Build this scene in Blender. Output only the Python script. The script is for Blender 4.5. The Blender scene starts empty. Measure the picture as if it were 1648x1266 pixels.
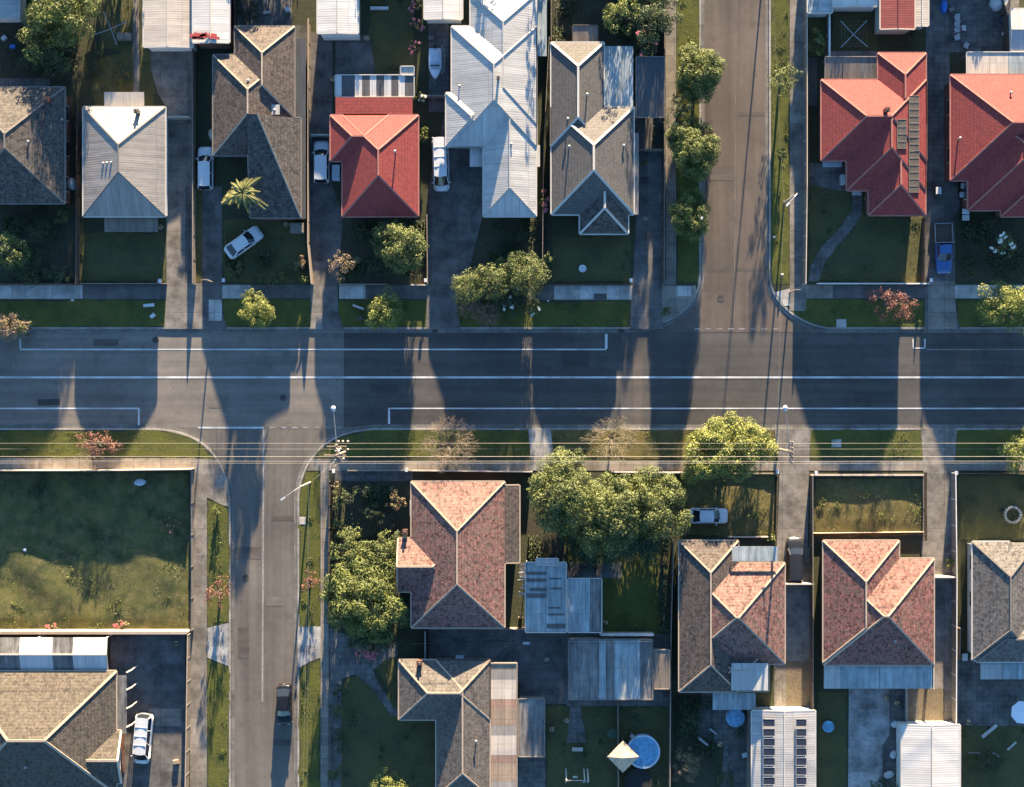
import bpy, math, random
import numpy as np
from mathutils import Vector, Matrix
random.seed(7); RNG = np.random.default_rng(7)
C = bpy.context.scene.collection
SC = bpy.context.scene
rad = math.radians
# ------------------------------------------------------------------ camera, sky, sun, exposure
S = 14.5            # photo pixels per metre on the ground
CAMH = 150.0        # camera height above the street
SUN_EL = rad(8.6); LEAN = -0.09
cd = bpy.data.cameras.new('camera'); cam = bpy.data.objects.new('camera', cd); C.objects.link(cam)
cam.location = (0, 0, CAMH); cd.sensor_width = 36; cd.lens = 36 * CAMH / (1648 / S)
cd.clip_start = 1; cd.clip_end = 5000; SC.camera = cam
W = bpy.data.worlds.new('World'); SC.world = W; W.use_nodes = True
wn = W.node_tree.nodes; sky = wn.new('ShaderNodeTexSky'); sky.sky_type = 'NISHITA'; sky.sun_disc = False
sky.sun_elevation = SUN_EL; sky.sun_rotation = math.atan2(-LEAN, 1); sky.ozone_density = 3.8; sky.air_density = 1.0; sky.dust_density = 0.3
wn['Background'].inputs[1].default_value = 0.076
W.node_tree.links.new(sky.outputs[0], wn['Background'].inputs[0])
sd = bpy.data.lights.new('sun', 'SUN'); sun = bpy.data.objects.new('sun', sd); C.objects.link(sun)
sd.energy = 5.0; sd.angle = rad(0.5); sd.color = (1.0, 0.785, 0.52)
dv = Vector((LEAN, -1, 0)).normalized() * math.cos(SUN_EL); dv.z = -math.sin(SUN_EL)
sun.rotation_euler = dv.to_track_quat('-Z', 'Y').to_euler(); sun.location = (0, 40, 60)
SC.view_settings.view_transform = 'Standard'; SC.view_settings.look = 'None'
SC.view_settings.exposure = 3.06; SC.view_settings.gamma = 1.0

# ------------------------------------------------------------------ helpers
def P(x, y, z=0.0):
    k = (1 - z / CAMH) / S
    return Vector(((x - 824) * k, -(y - 633) * k, z))

class MB:
    def __init__(s): s.v = []; s.f = []; s.uv = []; s.useuv = False
    def face(s, pts, uvs=None):
        b = len(s.v); s.v += [tuple(p) for p in pts]; s.f.append(tuple(range(b, b + len(pts))))
        if uvs: s.useuv = True; s.uv += uvs
        else: s.uv += [(0, 0)] * len(pts)
    def mesh(s, vs, fs):
        b = len(s.v); s.v += [tuple(p) for p in vs]
        for f in fs: s.f.append(tuple(i + b for i in f)); s.uv += [(0, 0)] * len(f)
    def box(s, c, d, rz=0.0, tilt=None):
        hx, hy, hz = d[0] / 2, d[1] / 2, d[2] / 2
        vs = [Vector((x, y, z)) for x in (-hx, hx) for y in (-hy, hy) for z in (-hz, hz)]
        m = Matrix.Rotation(rz, 4, 'Z')
        if tilt is not None: m = tilt
        s.mesh([m @ v + Vector(c) for v in vs], [(0, 1, 3, 2), (4, 6, 7, 5), (0, 4, 5, 1), (2, 3, 7, 6), (0, 2, 6, 4), (1, 5, 7, 3)])
    def beam(s, a, b, w, h):
        a = Vector(a); b = Vector(b); d = b - a; L = d.length
        if L < 1e-4: return
        d.normalize(); up = Vector((0, 0, 1)) if abs(d.z) < .98 else Vector((0, 1, 0))
        r = d.cross(up).normalized() * (w / 2); u = r.normalized().cross(d).normalized() * (h / 2)
        vs = [a - r - u, a + r - u, a + r + u, a - r + u, b - r - u, b + r - u, b + r + u, b - r + u]
        s.mesh(vs, [(0, 3, 2, 1), (4, 5, 6, 7), (0, 1, 5, 4), (1, 2, 6, 5), (2, 3, 7, 6), (3, 0, 4, 7)])
    def tube(s, pts, rs, n=6, cap=True):
        pts = [Vector(p) for p in pts]
        if not isinstance(rs, (list, tuple)): rs = [rs] * len(pts)
        vs = []; fs = []
        for i, p in enumerate(pts):
            d = (pts[min(i + 1, len(pts) - 1)] - pts[max(i - 1, 0)]).normalized()
            up = Vector((0, 0, 1)) if abs(d.z) < .95 else Vector((1, 0, 0))
            r = d.cross(up).normalized(); u = r.cross(d).normalized()
            for k in range(n):
                a = 2 * math.pi * k / n; vs.append(p + (r * math.cos(a) + u * math.sin(a)) * rs[i])
        for i in range(len(pts) - 1):
            for k in range(n):
                fs.append((i * n + k, i * n + (k + 1) % n, (i + 1) * n + (k + 1) % n, (i + 1) * n + k))
        if cap: fs.append(tuple(reversed(range(n)))); fs.append(tuple((len(pts) - 1) * n + k for k in range(n)))
        s.mesh(vs, fs)
    def lathe(s, c, prof, n=20):
        c = Vector(c); vs = []; fs = []
        for r, z in prof:
            for k in range(n):
                a = 2 * math.pi * k / n; vs.append(c + Vector((r * math.cos(a), r * math.sin(a), z)))
        for i in range(len(prof) - 1):
            for k in range(n): fs.append((i * n + k, i * n + (k + 1) % n, (i + 1) * n + (k + 1) % n, (i + 1) * n + k))
        fs.append(tuple(reversed(range(n)))); fs.append(tuple((len(prof) - 1) * n + k for k in range(n)))
        s.mesh(vs, fs)
    def extr(s, pts, z0, z1):
        n = len(pts); vs = [Vector((p[0], p[1], z0)) for p in pts] + [Vector((p[0], p[1], z1)) for p in pts]
        s.mesh(vs, [tuple(reversed(range(n))), tuple(range(n, 2 * n))] + [(i, (i + 1) % n, n + (i + 1) % n, n + i) for i in range(n)])
    def build(s, name, mat, parent=None, smooth=False, origin=None):
        me = bpy.data.meshes.new(name)
        o0 = Vector(origin) if origin is not None else Vector((0, 0, 0))
        me.from_pydata([tuple(Vector(v) - o0) for v in s.v], [], s.f)
        if s.useuv:
            l = me.uv_layers.new(name='UVMap'); l.data.foreach_set('uv', [c for uv in s.uv for c in uv])
        me.materials.append(mat)
        if smooth: me.polygons.foreach_set('use_smooth', [True] * len(me.polygons))
        me.update(); o = bpy.data.objects.new(name, me); C.objects.link(o)
        if parent is not None:
            o.parent = parent
            if origin is None:
                r = parent
                while r.parent: r = r.parent
                o.location = (0, 0, 0)
                if parent is r or True: shift(me, parent)
        else: o.location = o0
        return o

def worldloc(o):
    v = Vector((0, 0, 0))
    while o is not None: v += o.location; o = o.parent
    return v
def shift(me, parent):
    w = worldloc(parent)
    if w.length > 0: me.transform(Matrix.Translation(-w))

def tag(o, label=None, cat=None, group=None, kind=None):
    if label: o['label'] = label
    if cat: o['category'] = cat
    if group: o['group'] = group
    if kind: o['kind'] = kind
    return o
def thing(name, label, cat, loc=(0, 0, 0), group=None, rz=0.0):
    o = bpy.data.objects.new(name, None); C.objects.link(o); o.location = loc; o.rotation_euler = (0, 0, rz)
    o.empty_display_size = .3
    return tag(o, label, cat, group)
# local part: mesh given in the thing's own coordinates
def part(name, mb, mat, parent, smooth=False):
    me = bpy.data.meshes.new(name); me.from_pydata([tuple(v) for v in mb.v], [], mb.f)
    if mb.useuv:
        l = me.uv_layers.new(name='UVMap'); l.data.foreach_set('uv', [c for uv in mb.uv for c in uv])
    me.materials.append(mat)
    if smooth: me.polygons.foreach_set('use_smooth', [True] * len(me.polygons))
    me.update(); o = bpy.data.objects.new(name, me); C.objects.link(o); o.parent = parent
    return o
def copy_tree(o, parent=None):
    c = o.copy(); C.objects.link(c); c.parent = parent
    for ch in list(o.children): copy_tree(ch, c)
    return c

# ------------------------------------------------------------------ materials
class NT:
    def __init__(s, name):
        s.m = bpy.data.materials.new(name); s.m.use_nodes = True; s.t = s.m.node_tree; s.n = s.t.nodes
        s.b = s.n['Principled BSDF']
    def add(s, t, **kw):
        n = s.n.new(t)
        for k, v in kw.items(): setattr(n, k, v)
        return n
    def l(s, a, b): s.t.links.new(a, b)
    def coord(s, kind='Object'): return s.add('ShaderNodeTexCoord').outputs[kind]
    def noise(s, vec, scale, detail=4, rough=.6, stretch=None):
        if stretch:
            mp = s.add('ShaderNodeMapping'); mp.inputs['Scale'].default_value = stretch; s.l(vec, mp.inputs[0]); vec = mp.outputs[0]
        n = s.add('ShaderNodeTexNoise'); n.inputs['Scale'].default_value = scale; n.inputs['Detail'].default_value = detail
        n.inputs['Roughness'].default_value = rough; s.l(vec, n.inputs['Vector']); return n.outputs['Fac']
    def ramp(s, fac, stops):
        r = s.add('ShaderNodeValToRGB'); e = r.color_ramp.elements
        while len(e) < len(stops): e.new(.5)
        for i, (p, c) in enumerate(stops): e[i].position = p; e[i].color = (*c, 1) if len(c) == 3 else c
        s.l(fac, r.inputs[0]); return r.outputs[0]
    def mix(s, a, b, fac, mode='MIX'):
        m = s.add('ShaderNodeMix', data_type='RGBA', blend_type=mode)
        for sock, v in ((m.inputs[0], fac), (m.inputs[6], a), (m.inputs[7], b)):
            if hasattr(v, 'links'): s.l(v, sock)
            elif isinstance(v, (int, float)): sock.default_value = v
            else: sock.default_value = (*v, 1)
        return m.outputs[2]
    def col(s, v): s.l(v, s.b.inputs['Base Color']) if hasattr(v, 'links') else setattr(s.b.inputs['Base Color'], 'default_value', (*v, 1))
    def bump(s, h, dist=.02, strength=.5):
        b = s.add('ShaderNodeBump'); b.inputs['Strength'].default_value = strength; b.inputs['Distance'].default_value = dist
        s.l(h, b.inputs['Height']); s.l(b.outputs[0], s.b.inputs['Normal'])
    def set(s, rough=.8, metal=0.0, spec=None, trans=None):
        s.b.inputs['Roughness'].default_value = rough; s.b.inputs['Metallic'].default_value = metal
        if spec is not None: s.b.inputs['Specular IOR Level'].default_value = spec
        return s.m
def sc3(c, k): return tuple(min(1, v * k) for v in c)
def m_plain(name, c, rough=.6, metal=0.0, var=.15, spec=.3, scale=2.0):
    t = NT(name); g = t.coord('Object'); n = t.noise(g, scale, 5)
    t.col(t.ramp(n, [(.3, sc3(c, 1 - var)), (.7, sc3(c, 1 + var))])); return t.set(rough, metal, spec)
def m_ground(name, a, b, c3, s1=.35, s2=2.5, s3=14, rough=.95, bump=.03):
    t = NT(name); g = t.coord('Object')
    n1 = t.noise(g, s1, 5, .65); n2 = t.noise(g, s2, 6, .75); n3 = t.noise(g, s3, 3, .7)
    c = t.ramp(n1, [(.36, a), (.62, b)]); c = t.mix(c, c3, t.ramp(n2, [(.48, (0, 0, 0)), (.72, (1, 1, 1))]))
    c = t.mix(c, t.ramp(n3, [(.25, (.35, .35, .35)), (.75, (1.0, 1.0, 1.0))]), .75, 'MULTIPLY')
    t.col(c)
    if bump: t.bump(t.mix(n3, n2, .5), bump * 3.5, 1.0)
    return t.set(rough, 0, .1)
def m_asphalt(name, c, along='x', patch=.25):
    t = NT(name); g = t.coord('Object')
    st = (.03, .9, 1) if along == 'x' else (.9, .03, 1)
    n1 = t.noise(g, .12, 4, .6); n2 = t.noise(g, 1.0, 4, .6, stretch=st); n3 = t.noise(g, 18, 2, .8); n4 = t.noise(g, 1.3, 5, .7)
    a = t.ramp(n1, [(.3, sc3(c, 1 - patch)), (.7, sc3(c, 1 + patch))])
    a = t.mix(a, t.ramp(n2, [(.35, (.72, .72, .72)), (.65, (1.12, 1.1, 1.08))]), .8, 'MULTIPLY')
    a = t.mix(a, t.ramp(n3, [(.3, (.75, .75, .75)), (.7, (1.15, 1.15, 1.15))]), .6, 'MULTIPLY')
    a = t.mix(a, t.ramp(n4, [(.3, (.85, .85, .85)), (.7, (1.1, 1.1, 1.1))]), .7, 'MULTIPLY')
    v = t.add('ShaderNodeTexVoronoi', feature='DISTANCE_TO_EDGE'); v.inputs['Scale'].default_value = .16
    dm = t.add('ShaderNodeVectorMath', operation='ADD'); nz = t.add('ShaderNodeTexNoise'); nz.inputs['Scale'].default_value = .8
    t.l(g, nz.inputs['Vector']); t.l(g, dm.inputs[0]); t.l(nz.outputs['Color'], dm.inputs[1]); t.l(dm.outputs[0], v.inputs['Vector'])
    a = t.mix(a, t.ramp(v.outputs['Distance'], [(.0, (.5, .5, .5)), (.005, (1, 1, 1))]), t.ramp(n4, [(.46, (0, 0, 0)), (.62, (.75, .75, .75))]), 'MULTIPLY')
    n5 = t.noise(g, .55, 3, .5); a = t.mix(a, t.ramp(n5, [(.60, (1, 1, 1)), (.68, (.82, .82, .82))]), .8, 'MULTIPLY')
    t.col(a); t.bump(n3, .01, .4); return t.set(.85, 0, .25)
def m_concrete(name, c, slab=1.5, joint=.5, stain=.25):
    t = NT(name); g = t.coord('Object'); n1 = t.noise(g, .5, 6, .7); n2 = t.noise(g, 5, 5, .7)
    b = t.add('ShaderNodeTexBrick', offset=0.0); b.inputs['Scale'].default_value = 1; b.inputs['Brick Width'].default_value = slab
    b.inputs['Row Height'].default_value = slab; b.inputs['Mortar Size'].default_value = .025
    b.inputs['Color1'].default_value = (*sc3(c, 1.12), 1); b.inputs['Color2'].default_value = (*sc3(c, .86), 1)
    b.inputs['Mortar'].default_value = (*sc3(c, joint), 1); t.l(g, b.inputs['Vector'])
    a = t.mix(b.outputs[0], t.ramp(n1, [(.35, (1 - stain * 1.6,) * 3), (.65, (1.1,) * 3)]), 1.0, 'MULTIPLY')
    a = t.mix(a, t.ramp(n2, [(.3, (.8,) * 3), (.7, (1.1,) * 3)]), .8, 'MULTIPLY'); t.col(a); t.bump(n2, .01, .3)
    return t.set(.9, 0, .2)
def m_tile(name, c1, c2, moss=(.12, .11, .09), mossamt=.35, bw=.30, rh=.36, patch=.55, speck=.5):
    t = NT(name); uv = t.coord('UV'); g = t.coord('Object')
    b = t.add('ShaderNodeTexBrick'); b.inputs['Scale'].default_value = 1; b.inputs['Brick Width'].default_value = bw
    b.inputs['Row Height'].default_value = rh; b.inputs['Mortar Size'].default_value = .025; b.inputs['Bias'].default_value = 0
    b.inputs['Color1'].default_value = (*c1, 1); b.inputs['Color2'].default_value = (*c2, 1)
    b.inputs['Mortar'].default_value = (*sc3(c2, .72), 1); t.l(uv, b.inputs['Vector'])
    n1 = t.noise(g, 1.1, 6, .75); n2 = t.noise(g, 3.5, 4, .75)
    v = t.add('ShaderNodeTexVoronoi'); v.inputs['Scale'].default_value = 4.2; t.l(uv, v.inputs['Vector'])
    v2 = t.add('ShaderNodeTexVoronoi'); v2.inputs['Scale'].default_value = 3.6; t.l(uv, v2.inputs['Vector'])
    a = t.mix(b.outputs[0], t.ramp(v.outputs['Color'], [(.15, (1 - speck,) * 3), (.5, (1.0,) * 3), (.85, (1 + speck * .7,) * 3)]), 1.0, 'MULTIPLY')
    a = t.mix(a, moss, t.ramp(v2.outputs['Color'], [(.55, (0, 0, 0)), (.8, (mossamt * speck,) * 3)]))
    a = t.mix(a, moss, t.ramp(n1, [(patch, (0, 0, 0)), (patch + .2, (mossamt,) * 3)]))
    a = t.mix(a, t.ramp(n2, [(.3, (1 - .4 * speck,) * 3), (.7, (1 + .2 * speck,) * 3)]), .85, 'MULTIPLY'); t.col(a)
    t.bump(b.outputs['Fac'], -.02, .4); return t.set(.8, 0, .25)
def m_metal(name, c, dirt=.25, rib=.25, rust=None, sheet=.8, rough=.45):
    t = NT(name); uv = t.coord('UV'); g = t.coord('Object')
    w = t.add('ShaderNodeTexWave', bands_direction='X', wave_profile='SIN'); w.inputs['Scale'].default_value = .314 / rib
    t.l(uv, w.inputs['Vector'])
    b = t.add('ShaderNodeTexBrick', offset=.0); b.inputs['Scale'].default_value = 1; b.inputs['Brick Width'].default_value = sheet
    b.inputs['Row Height'].default_value = 6; b.inputs['Mortar Size'].default_value = .03
    b.inputs['Color1'].default_value = (*sc3(c, 1.08), 1); b.inputs['Color2'].default_value = (*sc3(c, .9), 1)
    b.inputs['Mortar'].default_value = (*sc3(c, .72), 1); t.l(uv, b.inputs['Vector'])
    n1 = t.noise(uv, 1.0, 5, .65, stretch=(2.2, .25, 1)); n2 = t.noise(g, .6, 5, .7)
    a = t.mix(b.outputs[0], t.ramp(w.outputs['Fac'], [(0, (.90,) * 3), (1, (1.03,) * 3)]), .8, 'MULTIPLY')
    a = t.mix(a, t.ramp(n1, [(.35, (1 - dirt,) * 3), (.65, (1.08,) * 3)]), 1, 'MULTIPLY')
    a = t.mix(a, t.ramp(n2, [(.3, (1 - dirt * .7,) * 3), (.65, (1.05,) * 3)]), 1, 'MULTIPLY')
    if rust: a = t.mix(a, rust, t.ramp(n1, [(.5, (0, 0, 0)), (.72, (.8, .8, .8))]))
    t.col(a); t.bump(w.outputs['Fac'], .012, .35); return t.set(rough, 0.0, .4)
def m_leaf(name, a, b, tr=.16, c3=None):
    t = NT(name); g = t.coord('Object'); n1 = t.noise(g, .9, 3, .6); n2 = t.noise(g, 9, 2, .7)
    c = t.ramp(n1, [(.32, a), (.66, b)]); 
    if c3: c = t.mix(c, c3, t.ramp(t.noise(g, 1.7, 3, .6), [(.52, (0, 0, 0)), (.66, (1, 1, 1))]))
    c = t.mix(c, t.ramp(n2, [(.25, (.6,) * 3), (.75, (1.35,) * 3)]), .9, 'MULTIPLY')
    t.col(c); t.set(.6, 0, .25)
    tl = t.add('ShaderNodeBsdfTranslucent'); t.l(c, tl.inputs[0]); mx = t.add('ShaderNodeMixShader'); mx.inputs[0].default_value = tr
    out = t.n['Material Output']; t.l(t.b.outputs[0], mx.inputs[1]); t.l(tl.outputs[0], mx.inputs[2]); t.l(mx.outputs[0], out.inputs[0])
    return t.m

def m_water(name, c):
    t = NT(name); g = t.coord('Object'); n = t.noise(g, 2.2, 3, .5); t.col(t.ramp(n, [(.35, sc3(c, .75)), (.65, sc3(c, 1.25))])); t.bump(n, .08, .6); return t.set(.12, 0, .5)
def m_worn(name, c, base, thr):
    t = NT(name); g = t.coord('Object'); n1 = t.noise(g, 9, 5, .8); n2 = t.noise(g, .35, 4, .6)
    a = t.mix(base, c, t.ramp(n1, [(thr - .06, (0, 0, 0)), (thr + .08, (1, 1, 1))])); a = t.mix(a, t.ramp(n2, [(.35, (.6,) * 3), (.65, (1.05,) * 3)]), 1, 'MULTIPLY'); t.col(a); return t.set(.8, 0, .2)
MAT = dict(
 soil=m_ground('bare_soil', (.056, .052, .040), (.066, .070, .042), (.10, .084, .060)),
 land=m_ground('land', (.048, .056, .034), (.064, .070, .038), (.080, .068, .048)),
 lawn=m_ground('lawn_grass', (.070, .074, .034), (.104, .100, .040), (.120, .102, .055)),
 lawnb=m_ground('verge_grass', (.060, .072, .024), (.100, .108, .026), (.125, .115, .040)),
 lawnd=m_ground('worn_lawn', (.075, .078, .032), (.150, .125, .044), (.20, .145, .080), .4, 1.4),
 lot=m_ground('vacant_grass', (.050, .062, .030), (.118, .118, .042), (.165, .142, .072), .35, .9),
 bed=m_ground('garden_bed', (.035, .030, .022), (.055, .045, .032), (.07, .06, .05), 1.0, 6),
 gravel=m_ground('gravel', (.10, .095, .085), (.13, .12, .11), (.17, .15, .13), .5, 5, 20),
 drydirt=m_ground('dry_dirt', (.15, .122, .085), (.19, .155, .11), (.12, .10, .06), .6, 3, 12),
 road1=m_asphalt('asphalt_old', (.142, .127, .110)),
 road2=m_asphalt('asphalt_new', (.066, .062, .057)),
 road3=m_asphalt('asphalt_side_street', (.098, .080, .066), 'y'),
 road4=m_asphalt('asphalt_lower_street', (.112, .100, .086), 'y'),
 rp1=m_asphalt('patch_new', (.050, .047, .044)), rp2=m_asphalt('patch_pale', (.132, .118, .101)), rp3=m_asphalt('patch_dark', (.084, .072, .062)),
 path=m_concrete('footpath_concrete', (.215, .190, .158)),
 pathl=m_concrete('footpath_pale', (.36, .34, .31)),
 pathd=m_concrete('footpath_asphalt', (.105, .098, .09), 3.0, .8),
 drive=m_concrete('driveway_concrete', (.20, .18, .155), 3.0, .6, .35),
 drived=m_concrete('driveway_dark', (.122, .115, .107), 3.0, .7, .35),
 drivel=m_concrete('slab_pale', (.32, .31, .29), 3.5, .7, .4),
 pave=m_concrete('paving', (.135, .130, .12), .6, .6, .35),
 kerb=m_concrete('kerb_concrete', (.27, .25, .22), 2.4, .5),
 gutterc=m_concrete('gutter_channel', (.15, .14, .125), 2.4, .6),
 paint=m_worn('road_paint', (.50, .50, .48), (.12, .11, .10), .36),
 paintw=m_worn('worn_road_paint', (.30, .285, .265), (.11, .10, .09), .46), paintf=m_worn('faint_road_paint', (.17, .145, .125), (.095, .08, .066), .5),
 t_red=m_tile('roof_tile_red', (.205, .038, .034), (.180, .033, .031), (.11, .055, .045), .4, patch=.6, speck=.16),
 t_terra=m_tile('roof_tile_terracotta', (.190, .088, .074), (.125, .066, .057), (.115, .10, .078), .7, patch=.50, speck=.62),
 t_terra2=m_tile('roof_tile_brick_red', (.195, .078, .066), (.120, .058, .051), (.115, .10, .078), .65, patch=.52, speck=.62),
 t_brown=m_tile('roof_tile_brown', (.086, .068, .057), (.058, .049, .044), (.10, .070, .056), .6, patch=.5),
 t_dark=m_tile('roof_tile_charcoal', (.074, .064, .056), (.048, .044, .042), (.12, .10, .08), .7, speck=.5),
 t_grey=m_tile('roof_tile_grey', (.092, .085, .079), (.080, .074, .069), (.09, .08, .07), .3, speck=.18),
 t_grey2=m_tile('roof_tile_mottled_grey', (.102, .088, .077), (.080, .071, .063), (.11, .095, .08), .6, speck=.4),
 t_tan=m_tile('roof_tile_tan', (.082, .069, .055), (.066, .056, .046), (.075, .060, .038), .7, speck=.45),
 t_slate=m_tile('roof_tile_slate', (.105, .098, .09), (.085, .08, .078), (.15, .12, .09), .5),
 me_lgt=m_metal('metal_light_grey', (.225, .205, .182), .22),
 me_wht=m_metal('metal_white', (.335, .325, .305), .16),
 me_crm=m_metal('metal_cream', (.40, .35, .29), .15),
 me_shed=m_metal('metal_shed_white', (.44, .42, .385), .08),
 me_blu=m_metal('metal_galvanised', (.29, .33, .33), .4),
 me_dk=m_metal('metal_dark', (.055, .058, .06), .25),
 me_rust=m_metal('metal_weathered', (.36, .31, .26), .3, rust=(.32, .13, .07)),
 me_brn2=m_metal('metal_tan', (.27, .20, .14), .3), me_rst=m_metal('metal_rust', (.28, .175, .125), .3),
 me_old=m_metal('metal_streaked', (.20, .19, .175), .6),
 me_brn=m_metal('metal_brown', (.17, .14, .11), .3),
 me_red=m_metal('metal_red', (.19, .045, .035), .15),
 poly=m_metal('polycarbonate_dark', (.085, .08, .075), .2),
 brick=m_tile('brick_wall', (.22, .10, .07), (.17, .08, .06), (.2, .15, .12), .2, .24, .09),
 render=m_plain('rendered_wall', (.45, .41, .35), .85),
 wboard=m_plain('weatherboard', (.55, .53, .48), .75),
 trim=m_plain('white_trim', (.38, .355, .31), .6, var=.08),
 trimc=m_plain('cream_trim', (.30, .235, .175), .6, var=.1),
 trimr=m_plain('red_ridge', (.27, .11, .085), .7, var=.2),
 trimd=m_plain('dark_trim', (.13, .115, .10), .7, var=.2),
 glass=m_plain('window_glass', (.02, .025, .03), .05, spec=.8, var=.1),
 cglass=m_plain('car_glass', (.012, .015, .02), .08, spec=.5, var=.1),
 solar=m_plain('solar_cell', (.022, .026, .038), .25, spec=.3, var=.2, scale=6),
 solarf=m_plain('solar_frame', (.35, .35, .35), .4, .4, var=.05),
 solarp=m_plain('pool_heating_mat', (.060, .052, .043), .7, var=.2, scale=6),
 wood=m_plain('timber', (.22, .165, .115), .85, var=.3, scale=5),
 woodg=m_plain('grey_timber', (.17, .145, .12), .9, var=.3, scale=5),
 woodd=m_plain('dark_timber', (.075, .055, .042), .9, var=.3, scale=5),
 fencec=m_plain('cream_fence', (.42, .34, .26), .7, var=.12),
 fencew=m_plain('white_fence', (.52, .49, .45), .7, var=.12),
 bark=m_plain('bark', (.10, .08, .06), .95, var=.35, scale=6),
 twig=m_plain('bare_twigs', (.15, .115, .085), .9, var=.3, scale=6),
 twigp=m_plain('pale_twigs', (.18, .15, .10), .9, var=.3, scale=6), twigr=m_plain('reddish_twigs', (.24, .13, .12), .9, var=.3, scale=6),
 leaf=m_leaf('leaves_green', (.036, .056, .020), (.150, .168, .044)),
 leafy=m_leaf('leaves_yellow_green', (.055, .080, .024), (.230, .238, .056)),
 leafo=m_leaf('leaves_olive', (.036, .054, .022), (.150, .168, .050)),
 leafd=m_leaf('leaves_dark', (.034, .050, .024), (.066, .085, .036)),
 leafr=m_leaf('leaves_red', (.10, .040, .034), (.19, .095, .065), c3=(.17, .045, .045)),
 leafp=m_leaf('leaves_pinkish', (.12, .11, .045), (.23, .16, .10), c3=(.25, .15, .12)),
 palm=m_leaf('palm_frond', (.11, .12, .035), (.24, .22, .08)),
 flower=m_plain('white_flowers', (.62, .60, .50), .8),
 flowr=m_plain('pink_flowers', (.42, .12, .13), .8),
 conc=m_plain('pole_concrete', (.30, .28, .25), .8),
 polew=m_plain('pole_timber', (.20, .155, .12), .9, var=.25, scale=4),
 steel=m_plain('galvanised_steel', (.22, .22, .215), .5, .3),
 wire=m_plain('aluminium_wire', (.24, .22, .20), .6, .1),
 lamp=m_plain('lamp_housing', (.42, .43, .44), .4),
 rubber=m_plain('tyre_rubber', (.015, .015, .016), .9),
 rim=m_plain('wheel_rim', (.30, .30, .31), .35, .7),
 cwhite=m_plain('car_paint_white', (.43, .44, .44), .3, var=.03, spec=.5),
 csilver=m_plain('car_paint_silver', (.36, .39, .42), .3, .3, var=.03, spec=.5),
 cdark=m_plain('car_paint_dark', (.009, .010, .013), .3, var=.1, spec=.3),
 cgrey=m_plain('car_paint_graphite', (.022, .023, .026), .3, .1, var=.1, spec=.4),
 cblue=m_plain('car_paint_blue', (.028, .085, .22), .3, var=.05, spec=.5),
 hlight=m_plain('headlight_lens', (.5, .5, .5), .1),
 tlight=m_plain('tail_light_lens', (.25, .01, .01), .2),
 plastic=m_plain('grey_plastic', (.42, .43, .43), .5),
 bing=m_plain('bin_green', (.03, .06, .035), .5),
 binr=m_plain('bin_lid_pale', (.40, .38, .36), .5),
 bluep=m_plain('blue_plastic', (.03, .13, .42), .4, var=.3, scale=6),
 pool=m_water('pool_cover_blue', (.10, .25, .38)),
 poolr=m_plain('pool_rim', (.35, .40, .45), .5),
 canvas=m_plain('tan_canvas', (.42, .30, .20), .85, var=.25, scale=3),
 canvasw=m_plain('white_canvas', (.55, .57, .60), .85, var=.05),
 redp=m_plain('red_sheet', (.25, .035, .035), .7, var=.3, scale=3),
)

# ------------------------------------------------------------------ ground, streets, paths
def jit(pts, amp, step=.8):
    if amp <= 0: return pts
    out = []
    n = len(pts)
    for i in range(n):
        a = pts[i]; b = pts[(i + 1) % n]; L = (b - a).length; k = max(1, min(60, int(L / step)))
        for j in range(k):
            p = a.lerp(b, j / k)
            if j: p = p + Vector((random.uniform(-amp, amp), random.uniform(-amp, amp), 0))
            out.append(p)
    return out
_zk = [0]
def sheet(name, pts, z, mat, amp=0.0, label=None, kind='structure', cat=None):
    _zk[0] += 1
    if z > -.05: z += (_zk[0] % 40) * .00035
    w = jit([P(*p) for p in pts], amp); mb = MB(); mb.face([(p.x, p.y, z) for p in w])
    o = mb.build(name, mat); 
    return tag(o, label, cat, None, kind)
def R(x0, y0, x1, y1): return [(x0, y1), (x1, y1), (x1, y0), (x0, y0)]
FAR = 9000
sheet('ground', R(-40000, -40000, 40000, 40000), -.16, MAT['land'])
sheet('main_road', R(-FAR, 528, 553, 690), -.12, MAT['road1'])
sheet('main_road', R(553, 528, FAR, 690), -.12, MAT['road2'])
NW = [(1128, 440), (1124, 465), (1112, 489), (1088, 510), (1052, 524), (1010, 529)]
NE = [(1330, 529), (1302, 521), (1277, 507), (1256, 488), (1243, 468), (1238, 448)]
SW = [(215, 689), (260, 690), (300, 699), (330, 716), (352, 743), (366, 776), (371, 820)]
SE = [(479, 800), (483, 775), (493, 749), (511, 724), (536, 705), (566, 694), (600, 689)]
sheet('side_street', [(1100, 530)] + [(1290, 530), (1290, -FAR), (1100, -FAR)], -.116, MAT['road3'])
sheet('side_street', [(330, FAR), (520, FAR), (520, 686), (330, 686)], -.116, MAT['road4'])
sheet('main_road', R(1000, 400, 1345, 534), -.112, MAT['road3']); sheet('side_street', R(205, 687, 615, 830), -.1175, MAT['road4'])
def block(pts, mat, inner):
    w = [P(*p) for p in pts]; mb = MB(); mb.extr([(p.x, p.y) for p in w], -.15, 0.0); tag(mb.build('ground_block', mat), kind='structure')
def smooth_pts(ps, n=4):
    out = []
    for i in range(len(ps) - 1):
        p0 = Vector(ps[max(i - 1, 0)]); p1 = Vector(ps[i]); p2 = Vector(ps[i + 1]); p3 = Vector(ps[min(i + 2, len(ps) - 1)])
        for j in range(n):
            t = j / n
            out.append(.5 * ((2 * p1) + (-p0 + p2) * t + (2 * p0 - 5 * p1 + 4 * p2 - p3) * t * t + (-p0 + 3 * p1 - 3 * p2 + p3) * t ** 3))
    out.append(Vector(ps[-1])); return [tuple(p) for p in out]
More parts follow.
